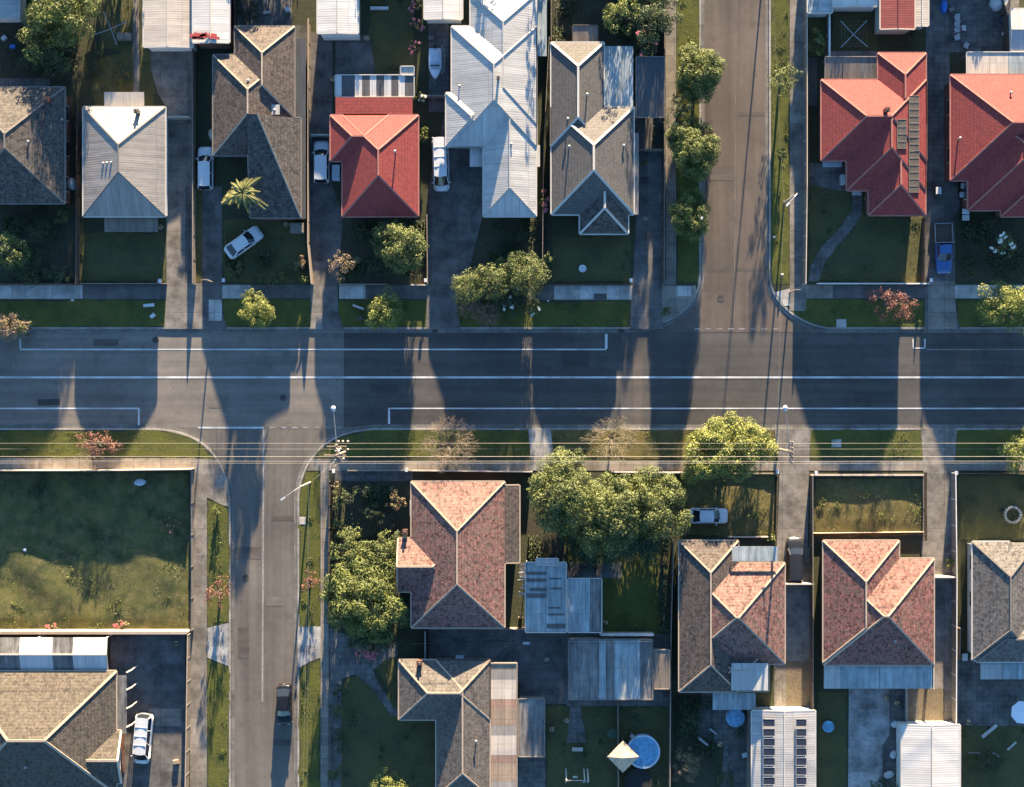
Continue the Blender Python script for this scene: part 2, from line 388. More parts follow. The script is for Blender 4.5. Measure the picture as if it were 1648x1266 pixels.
NWs, NEs, SWs, SEs = [smooth_pts(a) for a in (NW, NE, SW, SE)]
block([(-FAR, -FAR), (-FAR, 529)][::1] + NWs[::-1] + [(1128, -FAR)], MAT['land'], None)
block([(1238, -FAR)] + NEs[::-1] + [(FAR, 529), (FAR, -FAR)], MAT['land'], None)
block([(-FAR, FAR), (371, FAR)] + SWs[::-1] + [(-FAR, 689)], MAT['land'], None)
block([(479, FAR), (FAR, FAR), (FAR, 689)] + SEs[::-1], MAT['land'], None)
def kerb(line, side):
    pts = [P(*p) for p in line]; kb = MB(); gt = MB(); L = []
    for i, p in enumerate(pts):
        d = (pts[min(i + 1, len(pts) - 1)] - pts[max(i - 1, 0)]).normalized(); nrm = Vector((-d.y, d.x, 0)) * side
        L.append((p, nrm))
    for i in range(len(L) - 1):
        (a, na), (b, nb) = L[i], L[i + 1]
        A0 = a + na * .18; B0 = b + nb * .18; A1 = a - na * .03; B1 = b - nb * .03
        q = [Vector((A0.x, A0.y, .014)), Vector((B0.x, B0.y, .014)), Vector((B1.x, B1.y, .010)), Vector((A1.x, A1.y, .010))]
        kb.face(q); kb.face([q[3], q[2], Vector((B1.x, B1.y, -.15)), Vector((A1.x, A1.y, -.15))])
        A2 = a - na * .42; B2 = b - nb * .42
        gt.face([Vector((A1.x, A1.y, -.106)), Vector((B1.x, B1.y, -.106)), Vector((B2.x, B2.y, -.106)), Vector((A2.x, A2.y, -.106))])
    tag(kb.build('kerb', MAT['kerb']), kind='structure'); tag(gt.build('gutter_channel', MAT['gutterc']), kind='structure')
kerb([(1128, -FAR)] + NWs + [(-FAR, 529)], -1)
kerb([(FAR, 529)] + NEs + [(1238, -FAR)], -1)
kerb([(-FAR, 689)] + SWs + [(371, FAR)], -1)
kerb([(479, FAR)] + SEs + [(FAR, 689)], -1)

# lawns and verges -------------------------------------------------------
def lawn(pts, mat='lawn', z=.006, amp=.20, name='lawn'): sheet(name, pts, z, MAT[mat], amp)
def hills(name, x0, y0, x1, y1, mat, amp=.12, cell=.45, seed=1, z=.03):
    a = P(x0, y1); b = P(x1, y0); nx = int((b.x - a.x) / cell) + 1; ny = int((b.y - a.y) / cell) + 1; g = random.Random(seed); ph = [(g.uniform(.15, .55), g.uniform(.15, .55), g.uniform(0, 6), g.uniform(.3, 1)) for _ in range(9)]; m = MB(); vs = []
    for j in range(ny + 1):
        for i in range(nx + 1):
            x = a.x + (b.x - a.x) * i / nx; y = a.y + (b.y - a.y) * j / ny; e = min(1, i / 3, j / 3, (nx - i) / 3, (ny - j) / 3)
            h = sum(w * math.sin(p * x * 2 + q * y * 2 + f) for p, q, f, w in ph) / 3; vs.append((x, y, z + e * (max(-.1, amp * h) + amp + g.uniform(0, .03))))
    m.mesh(vs, [(j * (nx + 1) + i, j * (nx + 1) + i + 1, (j + 1) * (nx + 1) + i + 1, (j + 1) * (nx + 1) + i) for j in range(ny) for i in range(nx)]); tag(m.build(name, MAT[mat], None, True), kind='structure')
hills('vacant_lot_grass', -60, 762, 304, 1013, 'lot', .17, .45, 3); hills('lawn', 1100, 766, 1247, 860, 'lawnd', .06, .4, 4); hills('lawn', 1313, 770, 1483, 855, 'lawnd', .06, .4, 5); hills('lawn', 890, 382, 1012, 452, 'lawn', .05, .4, 6); hills('lawn', 128, 380, 264, 452, 'lawn', .05, .4, 7)
# upper verge
for a, b in ((-300, 268), (360, 500), (546, 686)): lawn(R(a, 483, b, 526), 'lawnb', name='grass_verge')
lawn([(737, 526), (1012, 526), (1012, 486), (733, 486)], 'lawnb', name='grass_verge')
lawn([(1066, 500), (1075, 492), (1088, 497), (1083, 506), (1068, 508)], 'lawnb', name='grass_verge', amp=.05)
lawn([(1288, 512), (1330, 526), (1488, 526), (1488, 483), (1288, 483)], 'lawnb', name='grass_verge')
lawn(R(1540, 483, 1900, 526), 'lawnb', name='grass_verge')
lawn([(1262, 495), (1276, 504), (1287, 509), (1287, 492)], 'lawnb', name='grass_verge', amp=.05)
lawn(R(1090, -300, 1126, 452), 'lawnb', name='grass_verge'); lawn([(1241, 448), (1243, 456), (1270, 456), (1270, -300), (1241, -300)], 'lawnb', name='grass_verge')
# lower verge
lawn([(-300, 735), (345, 737), (325, 716), (295, 700), (255, 693), (-300, 693)], 'lawnb', name='grass_verge')
lawn([(512, 735), (850, 735), (850, 692), (590, 693), (545, 706)], 'lawnb', name='grass_verge')
lawn(R(885, 692, 1245, 737), 'lawnd', name='grass_verge'); lawn(R(1304, 692, 1486, 737), 'lawnb', name='grass_verge')
lawn(R(1538, 692, 1900, 737), 'lawnb', name='grass_verge')
lawn([(334, 1008), (368, 1000), (368, 822), (358, 812), (334, 806)], 'lawnb', name='grass_verge')
lawn([(334, 1500), (368, 1500), (368, 1072), (334, 1058)], 'lawnb', name='grass_verge')
lawn([(482, 1010), (514, 1010), (514, 758), (492, 760), (482, 800)], 'lawnb', name='grass_verge')
lawn([(482, 1500), (514, 1500), (514, 1060), (482, 1074)], 'lawnb', name='grass_verge')
lawn([(-300, 1014), (304, 1014), (304, 762), (-300, 762)], 'lot', name='vacant_lot_grass')
# yards of the upper row
lawn(R(124, 375, 266, 452)); lawn([(150, 172), (240, 172), (248, 150), (246, 80), (222, 70), (150, 100)], 'lawnd'); lawn(R(214, 100, 248, 172))
lawn(R(-100, 330, 120, 452), 'soil', name='garden_soil'); lawn(R(314, 300, 326, 454), 'lawnd')
lawn(R(360, 352, 492, 454)); lawn(R(595, 0, 665, 118)); lawn(R(550, 352, 686, 454), 'soil', name='garden_soil')
lawn([(742, 486), (884, 486), (884, 350), (782, 350), (755, 440)], 'soil', name='garden_soil'); lawn(R(888, 380, 1014, 454))
lawn(R(890, 0, 1064, 88), 'soil', name='garden_soil'); lawn(R(1302, 296, 1370, 452)); lawn([(1320, 452), (1486, 452), (1486, 348), (1390, 348), (1388, 310), (1378, 360), (1340, 410)])
lawn(R(1340, 20, 1412, 88)); lawn(R(1302, 22, 1330, 90), 'lawnd'); lawn(R(1545, 352, 1700, 452), 'soil', name='garden_soil')
lawn(R(0, 30, 130, 130), 'soil', name='garden_soil'); lawn(R(160, -80, 216, 80)); lawn(R(370, -60, 470, 40), 'soil', name='garden_soil')
# yards of the lower row
lawn([(538, 1010), (648, 1010), (640, 765), (538, 765)], 'soil', name='garden_soil')
lawn([(1098, 862), (1248, 862), (1248, 762), (1098, 762)], 'lawnd'); lawn(R(1312, 862, 1484, 772), 'lawnd')
lawn(R(1544, 868, 1800, 765)); lawn(R(848, 900, 970, 762), 'soil', name='garden_soil'); lawn([(970, 1018), (1062, 1018), (1062, 800), (900, 800), (915, 925), (970, 930)], 'lawnb')
lawn([(548, 1400), (702, 1400), (702, 1160), (650, 1140), (615, 1110), (600, 1080), (560, 1090), (548, 1110)]); lawn([(575, 1052), (640, 1052), (636, 1130), (610, 1080)])
lawn(R(880, 1400, 1078, 1138)); lawn(R(1085, 1400, 1150, 1118), 'soil', name='garden_soil'); lawn(R(1316, 1400, 1362, 1112))
lawn(R(1548, 1400, 1800, 1168))
# paths, driveways, paving ------------------------------------------------
def slab(pts, mat, z=.012, name='driveway', amp=0.0): sheet(name, pts, z, MAT[mat], amp)
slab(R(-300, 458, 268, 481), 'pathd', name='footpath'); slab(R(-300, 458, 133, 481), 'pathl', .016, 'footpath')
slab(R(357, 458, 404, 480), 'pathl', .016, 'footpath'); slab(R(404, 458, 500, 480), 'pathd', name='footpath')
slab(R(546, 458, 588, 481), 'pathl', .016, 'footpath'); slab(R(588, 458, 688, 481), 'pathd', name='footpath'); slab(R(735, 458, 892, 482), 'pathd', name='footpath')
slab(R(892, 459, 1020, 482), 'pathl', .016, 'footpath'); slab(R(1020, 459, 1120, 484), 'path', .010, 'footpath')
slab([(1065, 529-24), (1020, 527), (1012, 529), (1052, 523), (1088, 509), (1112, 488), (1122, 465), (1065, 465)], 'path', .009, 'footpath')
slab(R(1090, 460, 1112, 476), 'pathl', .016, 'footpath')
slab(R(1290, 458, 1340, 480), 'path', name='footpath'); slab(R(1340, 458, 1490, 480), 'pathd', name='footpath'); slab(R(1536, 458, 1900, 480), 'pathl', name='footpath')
slab(R(1271, -300, 1297, 500), 'drive', name='footpath'); slab([(1247, 470), (1262, 492), (1271, 492), (1271, 464)], 'pathl', .014, 'footpath')
slab(R(1071, -300, 1088, 458), 'path', name='footpath')
slab(R(-300, 737, 315, 756), 'path', name='footpath')
slab([(306, 1500), (333, 1500), (333, 800), (357, 812), (367, 815), (364, 776), (350, 744), (344, 738), (306, 738)], 'drive', .014, 'footpath')
slab(R(515, 742, 1900, 757), 'path', name='footpath'); slab(R(516, 757, 529, 1500), 'path', .015, 'footpath'); slab([(500, 757), (516, 757), (560, 757), (560, 738), (503, 738), (494, 757)], 'drive', .018, 'footpath')
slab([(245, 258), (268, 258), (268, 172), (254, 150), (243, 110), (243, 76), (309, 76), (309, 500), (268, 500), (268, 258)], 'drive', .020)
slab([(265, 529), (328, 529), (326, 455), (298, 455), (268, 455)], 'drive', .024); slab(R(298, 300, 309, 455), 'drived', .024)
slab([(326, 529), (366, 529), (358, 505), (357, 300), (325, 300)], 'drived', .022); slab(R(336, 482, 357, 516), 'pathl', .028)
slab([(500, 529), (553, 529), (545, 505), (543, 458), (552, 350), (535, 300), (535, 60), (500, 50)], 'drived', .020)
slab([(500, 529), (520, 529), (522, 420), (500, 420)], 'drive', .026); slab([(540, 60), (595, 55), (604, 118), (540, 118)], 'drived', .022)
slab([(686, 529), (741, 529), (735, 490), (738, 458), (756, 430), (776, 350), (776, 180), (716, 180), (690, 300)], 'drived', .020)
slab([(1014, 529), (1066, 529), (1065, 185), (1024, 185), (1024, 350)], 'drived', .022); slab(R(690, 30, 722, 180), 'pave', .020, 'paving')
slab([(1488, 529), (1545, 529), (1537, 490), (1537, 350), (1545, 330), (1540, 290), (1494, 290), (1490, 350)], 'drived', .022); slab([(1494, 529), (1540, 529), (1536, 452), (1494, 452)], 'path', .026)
slab(R(1490, -200, 1640, 84), 'pave', .020, 'paving'); slab(R(1490, 84, 1528, 290), 'pave', .020, 'paving'); slab(R(1330, 82, 1412, 92), 'path', .020, 'paving')
slab(R(1299, 92, 1315, 170), 'gravel', .018, 'gravel_strip'); slab([(1302, 296), (1340, 305), (1364, 308), (1364, 262), (1302, 262)], 'pave', .018, 'paving')
sheet('garden_path', [(1300, 452), (1318, 452), (1326, 425), (1348, 395), (1372, 368), (1386, 345), (1388, 312), (1372, 308), (1370, 340), (1350, 368), (1322, 398), (1306, 425)], .018, MAT['pave'], .05)
slab(R(214, -200, 224, 172), 'path', .022, 'garden_path'); slab(R(0, 126, 80, 142), 'pave', .02, 'paving'); slab(R(380, -60, 470, 42), 'pave', .022, 'paving'); slab(R(470, 40, 494, 350), 'drived', .022, 'paving')
slab([(850, 689), (886, 689), (892, 740), (884, 757), (856, 757)], 'drivel', .020); slab([(1246, 689), (1305, 689), (1302, 757), (1300, 880), (1250, 880), (1255, 757)], 'drive', .022)
slab(R(1246, 880, 1309, 1142), 'drive', .018); slab(R(1265, 1064, 1308, 1142), 'drydirt', .024, 'dirt_strip')
slab([(1482, 689), (1540, 689), (1536, 757), (1536, 930), (1482, 930), (1486, 757)], 'drive', .022); slab(R(1500, 930, 1536, 1168), 'drive', .020); slab(R(1478, 1108, 1520, 1168), 'drydirt', .026, 'dirt_strip')
slab(R(178, 1022, 298, 1500), 'drived', .020, 'paving'); slab(R(240, 1140, 292, 1168), 'path', .024, 'paving')
slab([(334, 1058), (368, 1072), (368, 1002), (334, 1010)], 'drivel', .020); slab([(479, 1076), (500, 1064), (516, 1058), (516, 1008), (479, 1008)], 'drivel', .020)
sheet('garden_path', [(530, 1010), (600, 1040), (640, 1030), (640, 1055), (620, 1062), (600, 1078), (610, 1100), (634, 1140), (700, 1150), (700, 1160), (628, 1150), (596, 1105), (572, 1085), (550, 1092), (548, 1500), (530, 1500)], .018, MAT['pave'], .05)
slab(R(690, 1012, 915, 1100), 'drived', .020, 'paving'); slab(R(836, 1100, 915, 1132), 'drived', .020, 'paving'); slab(R(912, 1020, 1080, 1136), 'pave', .018, 'paving'); slab([(918, 1136), (934, 1136), (944, 1195), (912, 1195)], 'pave', .024, 'garden_path')
slab(R(834, 1218, 878, 1400), 'pave', .02, 'paving'); slab([(1148, 1400), (1204, 1400), (1204, 1112), (1130, 1112), (1120, 1180), (1165, 1200)], 'pave', .020, 'paving')
slab([(1364, 1400), (1420, 1400), (1420, 1200), (1432, 1180), (1430, 1108), (1366, 1108)], 'drivel', .022, 'paving'); slab(R(1420, 1108, 1480, 1400), 'pave', .018, 'paving')
slab(R(1540, 1060, 1800, 1168), 'pave', .02, 'paving'); slab(R(538, 757, 664, 774), 'pave', .02, 'paving'); slab(R(836, 905, 1000, 930), 'pave', .014, 'paving')
sheet('garden_bed', R(1486, 760, 1492, 870), .03, MAT['bed'], .04)

def patch(x0, y0, x1, y1, k, z=-.1085, name='road_patch'): sheet(name, R(x0, y0, x1, y1), z, MAT[k], .03)
for q in ((60, 642, 96, 652, 'rp1'), (206, 574, 236, 600, 'rp2'), (596, 618, 640, 632, 'rp1'), (783, 540, 800, 556, 'rp3'), (905, 560, 948, 590, 'rp1'), (1020, 570, 1034, 686, 'rp3'), (1132, 431, 1236, 437, 'rp3'), (1133, 268, 1180, 290, 'rp3'), (1131, 96, 1158, 120, 'rp3'), (1190, 180, 1236, 186, 'rp3'),
          (1375, 630, 1440, 648, 'rp1'), (1540, 560, 1562, 596, 'rp3'), (378, 880, 420, 900, 'rp3'), (436, 830, 474, 838, 'rp3'), (382, 1010, 400, 1060, 'rp3'), (428, 960, 456, 976, 'rp2'), (440, 1190, 470, 1200, 'rp3'), (336, 640, 372, 656, 'rp2'), (150, 546, 190, 556, 'rp3')): patch(*q)
# painted lines --------------------------------------------------------------
def line(x0, y0, x1, y1, w=2.6, mat='paint', label=None):
    a, b = P(x0, y0), P(x1, y1); d = (b - a).normalized(); n = Vector((-d.y, d.x, 0)) * (w / S / 2); mb = MB()
    z = -.104
    mb.face([(q.x, q.y, z) for q in (a - n, b - n, b + n, a + n)])
    tag(mb.build('road_marking', MAT[mat]), label, None, None, 'structure')
line(-FAR, 607, FAR, 607, 3.2); line(32, 562, 976, 562, 2.2); line(32, 545, 32, 560.8, 2.4); line(975.8, 537, 975.8, 560.8, 4)
line(-FAR, 657, 221, 657, 2.4); line(223, 656, 223, 684, 3.2); line(628, 657, FAR, 657, 2.2); line(626, 656, 626, 682, 3.2)
line(318, 688, 424, 688, 3.0, 'paint'); line(424, 690, 422, 1130, 2.8, 'paintw')
line(1470, 545, 1470, 559, 2.2); line(1470, 560, 1489, 560, 2.2); line(1489, 545, 1489, 559, 2.2); line(1492, 562, FAR, 562, 1.2, 'paintw'); line(1185, 0, 1182, 525, 1.5, 'paintf')
for i in range(7): line(434 + i * 18, 688, 443 + i * 18, 688, 2.4, 'paintw')
for i in range(8): line(1118 + i * 18, 529, 1127 + i * 18, 529, 2.4, 'paintw')

# ------------------------------------------------------------------ houses: a roof is the upper envelope of hipped or gabled blocks
def clip(poly, h):
    a, b, c = h; out = []
    n = len(poly)
    for i in range(n):
        p = poly[i]; q = poly[(i + 1) % n]; fp = a * p[0] + b * p[1] + c; fq = a * q[0] + b * q[1] + c
        if fp >= 0: out.append(p)
        if (fp >= 0) != (fq >= 0):
            t = fp / (fp - fq); out.append((p[0] + (q[0] - p[0]) * t, p[1] + (q[1] - p[1]) * t))
    return out
def area(poly):
    return abs(sum(poly[i][0] * poly[(i + 1) % len(poly)][1] - poly[(i + 1) % len(poly)][0] * poly[i][1] for i in range(len(poly)))) / 2 if len(poly) > 2 else 0
class Prim:
    # rect in photo pixels at the eave's height; gab = sides that end in a gable; slope = (dz/dx, dz/dy) for a lean-to
    def __init__(s, x0, y0, x1, y1, E=3.0, p=.5, gab='', slope=None, mat=None, ov=.45):
        a = P(x0, y1, E); b = P(x1, y0, E)
        s.x0, s.y0, s.x1, s.y1, s.E, s.p, s.gab, s.mat, s.ov = a.x, a.y, b.x, b.y, E, p, gab, mat, ov; s.slope = slope
        if slope:
            s.pl = {'L': (slope[0], slope[1], E - slope[0] * (s.x0 if slope[0] > 0 else s.x1) - slope[1] * (s.y0 if slope[1] > 0 else s.y1))}
        else:
            s.pl = {}
            if 'W' not in gab: s.pl['W'] = (p, 0, E - p * s.x0)
            if 'E' not in gab: s.pl['E'] = (-p, 0, E + p * s.x1)
            if 'S' not in gab: s.pl['S'] = (0, p, E - p * s.y0)
            if 'N' not in gab: s.pl['N'] = (0, -p, E + p * s.y1)
    def h(s, x, y, m=0.0):
        if x < s.x0 - m or x > s.x1 + m or y < s.y0 - m or y > s.y1 + m: return -1
        return min(a * x + b * y + c for a, b, c in s.pl.values())
    def rect(s): return [(s.x0, s.y0), (s.x1, s.y0), (s.x1, s.y1), (s.x0, s.y1)]
def uvface(mb, pts, pl):
    n = Vector((-pl[0], -pl[1], 1)).normalized(); u = Vector((0, 0, 1)).cross(n)
    u = u.normalized() if u.length > 1e-3 else Vector((1, 0, 0)); v = n.cross(u)
    mb.face(pts, [(p.dot(u), p.dot(v)) for p in pts])
def runs(samples, ok):
    out = []; cur = []
    for p in samples:
        if ok(p): cur.append(p)
        else:
            if len(cur) > 1: out.append(cur)
            cur = []
    if len(cur) > 1: out.append(cur)
    return out
def house(name, label, cat, prims, roofmat, cap='trimd', gut='trimc', wall='brick', capr=.085, windows=True, chim=(), vents=(), fronts='S', group=None, capped=True, gutw=.13):
    cx = sum((q.x0 + q.x1) / 2 for q in prims[:1]); cy = sum((q.y0 + q.y1) / 2 for q in prims[:1])
    t = thing(name, label, cat, (cx, cy, 0), group)
    rb = {}; edges = []
    H = lambda x, y, skip=None: max([q.h(x, y, .001) for q in prims if q is not skip] + [-1])
    for i, q in enumerate(prims):
        for k, pl in q.pl.items():
            poly = q.rect()
            for k2, p2 in q.pl.items():
                if k2 != k: poly = clip(poly, tuple(u - v for u, v in zip(p2, pl)))
            if area(poly) < 1e-3: continue
            n = len(poly)
            for j in range(n):
                A, B = poly[j], poly[(j + 1) % n]; mx, my = (A[0] + B[0]) / 2, (A[1] + B[1]) / 2
                inner = q.x0 + .01 < mx < q.x1 - .01 and q.y0 + .01 < my < q.y1 - .01
                za = pl[0] * A[0] + pl[1] * A[1] + pl[2]; zb = pl[0] * B[0] + pl[1] * B[1] + pl[2]
                if inner: 
                    if A < B: edges.append((Vector((*A, za)), Vector((*B, zb)), q, 'ridge'))
                else: edges.append((Vector((*A, za)), Vector((*B, zb)), q, 'eave'))
            parts = [poly]
            for j, o in enumerate(prims):
                if o is q: continue
                eps = -1e-4 if j < i else 1e-4
                hs = [(1, 0, -o.x0), (-1, 0, o.x1), (0, 1, -o.y0), (0, -1, o.y1)] + [(a - pl[0], b - pl[1], c - pl[2] - eps) for a, b, c in o.pl.values()]
                new = []
                for pg in parts:
                    rem = pg
                    for hh in hs:
                        out = clip(rem, tuple(-v for v in hh))
                        rem = clip(rem, hh)
                        if area(out) > 1e-4: new.append(out)
                        if area(rem) < 1e-4: break
                parts = new
            mb = rb.setdefault(q.mat or roofmat, MB())
            for pg in parts:
                uvface(mb, [Vector((x, y, pl[0] * x + pl[1] * y + pl[2])) for x, y in pg], pl)
    roof = None
    for mname, mb in rb.items():
        o = mb.build('roof', MAT[mname], t)
        if mname == roofmat or roof is None: roof = o
    so = MB(); wl = MB(); gm = MB(); cm = MB()
    for i, q in enumerate(prims):
        ins = .10 + .004 * i; z = q.E - .16 - .004 * i
        if not q.slope: so.face([(q.x0 + ins, q.y0 + ins, z), (q.x0 + ins, q.y1 - ins, z), (q.x1 - ins, q.y1 - ins, z), (q.x1 - ins, q.y0 + ins, z)])
        o = q.ov + .02 * i
        if q.ov < 5:
            x0, x1, y0, y1 = q.x0 + o, q.x1 - o, q.y0 + o, q.y1 - o; zt = q.E - .05
            def top(x, y): return max(zt, q.h(x, y) - .06) if q.h(x, y) > 0 else zt
            ring = [(x0, y0), ((x0 + x1) / 2, y0), (x1, y0), (x1, (y0 + y1) / 2), (x1, y1), ((x0 + x1) / 2, y1), (x0, y1), (x0, (y0 + y1) / 2)]
            for a in range(8):
                A, B = ring[a], ring[(a + 1) % 8]; side = 'SSEENNWW'[a]
                ta = top(*A) if (side in q.gab or q.slope) else zt; tb = top(*B) if (side in q.gab or q.slope) else zt
                pts = [Vector((A[0], A[1], -.05)), Vector((B[0], B[1], -.05)), Vector((B[0], B[1], tb)), Vector((A[0], A[1], ta))]
                L = (Vector(A) - Vector(B)).length; wl.face(pts, [(0, 0), (L, 0), (L, tb), (0, ta)])
    if so.v: so.build('soffit', MAT['wboard'], t)
    if wl.v: wl.build('wall', MAT[wall], t)
    for A, B, q, kind in edges:
        L = (B - A).length; n = max(2, int(L / .12)); sm = [A.lerp(B, k / n) for k in range(n + 1)]
        if kind == 'ridge':
            if not capped: continue
            for r in runs(sm, lambda p: H(p.x, p.y, q) < p.z + .01): cm.beam(r[0] + Vector((0, 0, .02)), r[-1] + Vector((0, 0, .02)), capr * 2, .10)
        else:
            ctr = Vector(((q.x0 + q.x1) / 2, (q.y0 + q.y1) / 2, 0)); d = (B - A).normalized(); nr = Vector((d.y, -d.x, 0)).normalized()
            if nr.dot((A + B) / 2 - ctr) < 0: nr = -nr
            for r in runs(sm, lambda p: all(o is q or o.h(p.x + nr.x * .08, p.y + nr.y * .08, .02) < q.E - .3 for o in prims)):
                a = r[0] + nr * .05 - Vector((0, 0, .06)); b = r[-1] + nr * .05 - Vector((0, 0, .06)); gm.beam(a, b, gutw, .14)
    if cm.v: cm.build('ridge_cap', MAT[cap], roof)
    if gm.v: gm.build('gutter', MAT[gut], roof)
    if windows:
        q = max(prims, key=lambda r: (r.x1 - r.x0) * (r.y1 - r.y0)); 
        for q in [r for r in prims if not r.slope][:3]:
            o = q.ov
            for side in 'SEW':
                if side == 'S': A, B, nr = Vector((q.x0 + o, q.y0 + o, 0)), Vector((q.x1 - o, q.y0 + o, 0)), Vector((0, -1, 0))
                elif side == 'E': A, B, nr = Vector((q.x1 - o, q.y0 + o, 0)), Vector((q.x1 - o, q.y1 - o, 0)), Vector((1, 0, 0))
                else: A, B, nr = Vector((q.x0 + o, q.y0 + o, 0)), Vector((q.x0 + o, q.y1 - o, 0)), Vector((-1, 0, 0))
                L = (B - A).length; k = int(L / 3.6)
                for j in range(min(k, 3)):
                    c = A.lerp(B, (j + .5) / min(k, 3)); 
                    if any(r is not q and r.h(c.x, c.y, .3) > 0 for r in prims): continue
                    dx, dy = (1.7, .12) if side == 'S' else (.12, 1.7)
                    f = MB(); f.box((c.x, c.y, 1.6), (dx, dy, 1.3)); fo = f.build('window', MAT['trim'], t)
                    g = MB(); g.box((c.x + nr.x * .05, c.y + nr.y * .05, 1.6), (dx - .2 if side == 'S' else .06, dy - .2 if side != 'S' else .06, 1.1)); g.build('pane', MAT['glass'], fo)
        q = max((r for r in prims if not r.slope), key=lambda r: -r.y0, default=None)
        if q:
            cx2 = (q.x0 * .62 + q.x1 * .38); d = MB(); d.box((cx2, q.y0 + q.ov - .04, 1.05), (.95, .1, 2.1)); do = d.build('door', MAT['woodd'], t)
    zr = lambda x, y: H(x, y)
    for (x, y, w, h) in chim:
        p = P(x, y, 5); zz = max(H(p.x, p.y), 3)
        m = MB(); m.box((p.x, p.y, zz + h / 2 - .3), (w, w * .8, h + .6)); m.box((p.x, p.y, zz + h + .03), (w + .14, w * .8 + .14, .1)); co = m.build('chimney', MAT['brick'] if wall != 'wboard' else MAT['trimd'], roof)
        m = MB(); m.lathe((p.x, p.y, zz + h + .08), [(.13, 0), (.13, .28), (.10, .28), (.10, .1)], 10); m.build('chimney_pot', MAT['trimd'], co)
    for (x, y, h) in vents:
        p = P(x, y, 4.5); zz = max(H(p.x, p.y), 2.5); m = MB(); m.lathe((p.x, p.y, zz - .1), [(.07, 0), (.07, h), (.15, h), (.15, h + .10), (.05, h + .16)], 10)
        m.build('vent_pipe', MAT['steel'], roof)
    return t, H
def flat_box(parent, name, x0, y0, x1, y1, z, mat, th=.06, slope=0.0):
    a = P(x0, y1, z); b = P(x1, y0, z); mb = MB(); dz = slope * (b.y - a.y)
    vs = [(a.x, a.y, z), (b.x, a.y, z), (b.x, b.y, z + dz), (a.x, b.y, z + dz)]
    u = [(a.x, a.y), (b.x, a.y), (b.x, b.y), (a.x, b.y)]
    mb.face(vs, u); mb.face([(x, y, w - th) for x, y, w in reversed(vs)])
    for i in range(4):
        p, q = vs[i], vs[(i + 1) % 4]; mb.face([(p[0], p[1], p[2] - th), (q[0], q[1], q[2] - th), q, p])
    return mb.build(name, MAT[mat], parent)
def canopy(name, label, cat, x0, y0, x1, y1, z, mats, post='steel', slope=.06, n=1, frame='trim', vert=True, group=None, walls=None, fw=.10):
    """open or walled flat roof of n sheets on posts"""
    a = P(x0, y1, z); b = P(x1, y0, z); t = thing(name, label, cat, ((a.x + b.x) / 2, (a.y + b.y) / 2, 0), group)
    edges = n if isinstance(n, (list, tuple)) else [x0 + (x1 - x0) * i / n for i in range(n + 1)]
    for i in range(len(edges) - 1):
        g = .0 if len(edges) == 2 else .25
        flat_box(t, 'roof_panel', edges[i] + g, y0, edges[i + 1] - g, y1, z, mats[i % len(mats)], slope=slope)
    for cx, cy in ((x0 + 2, y0 + 2), (x1 - 2, y0 + 2), (x0 + 2, y1 - 2), (x1 - 2, y1 - 2)):
        p = P(cx, cy, z); m = MB(); m.beam((p.x, p.y, 0), (p.x, p.y, z - .07), .1, .1); m.build('post', MAT[post], t)
    f = MB(); dz = slope * (b.y - a.y)
    f.beam((a.x, a.y - .04, z - .02), (b.x, a.y - .04, z - .02), fw, .16); f.beam((a.x, b.y + .04, z + dz - .02), (b.x, b.y + .04, z + dz - .02), fw, .16)
    f.beam((a.x - .04, a.y, z - .02), (a.x - .04, b.y, z + dz - .02), fw, .16); f.beam((b.x + .04, a.y, z - .02), (b.x + .04, b.y, z + dz - .02), fw, .16)
    f.build('edge_beam', MAT[frame], t)
    if walls:
        w = MB(); i = .15
        for A, B in (((a.x + i, a.y + i), (b.x - i, a.y + i)), ((b.x - i, a.y + i), (b.x - i, b.y - i)), ((b.x - i, b.y - i), (a.x + i, b.y - i)), ((a.x + i, b.y - i), (a.x + i, a.y + i))):
            w.face([(A[0], A[1], 0), (B[0], B[1], 0), (B[0], B[1], z - .1), (A[0], A[1], z - .1)], [(0, 0), (3, 0), (3, 2), (0, 2)])
        w.build('wall', MAT[walls], t)
        d = MB(); d.box(((a.x + b.x) / 2, a.y + i - .03, 1.05), (min(2.6, (b.x - a.x) * .6), .05, 2.1)); d.build('door', MAT['trim'], t)
    return t

# --- upper row of houses
A_ = Prim
house('tiled_house', 'charcoal tiled house cut by the photo edge, beside the pale hipped metal house', 'house', [A_(-60, 140, 104, 327, 3.6, .48), A_(-140, 168, 42, 290, 3.62, .5)], 't_dark', 'trimd', 'trimd', chim=((75, 160, .6, .9),), vents=((97, 190, .3), (50, 230, .3)))
h2, H2 = house('metal_roofed_house', 'hipped house with pale ribbed metal roof behind the small square lawn', 'house', [A_(134, 172, 266, 348, p=.5)], 'me_lgt', 'me_lgt', 'trim', 'wboard', capr=.07, chim=((216, 176, .45, .9),), vents=((165, 262, .1), (172, 262, .1), (180, 262, .1)))
flat_box(h2, 'porch_roof', 168, 148, 232, 172, 2.5, 'me_crm', slope=.05); flat_box(h2, 'porch_roof', 168, 349, 254, 373, 2.4, 'me_brn', slope=.05)
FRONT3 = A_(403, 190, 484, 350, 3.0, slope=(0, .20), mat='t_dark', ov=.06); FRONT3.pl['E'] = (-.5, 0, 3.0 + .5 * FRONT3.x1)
h3, H3 = house('tiled_house', 'long dark brown tiled house with stepped roof, palm before it', 'house', [A_(378, 42, 474, 190, p=.5), A_(343, 88, 466, 250, p=.5), FRONT3], 't_brown', 'trimc', 'trimd', vents=((440, 175, .2), (400, 130, .2)))
flat_box(h3, 'verandah_roof', 470, 62, 492, 352, 2.45, 'me_dk', slope=.0)
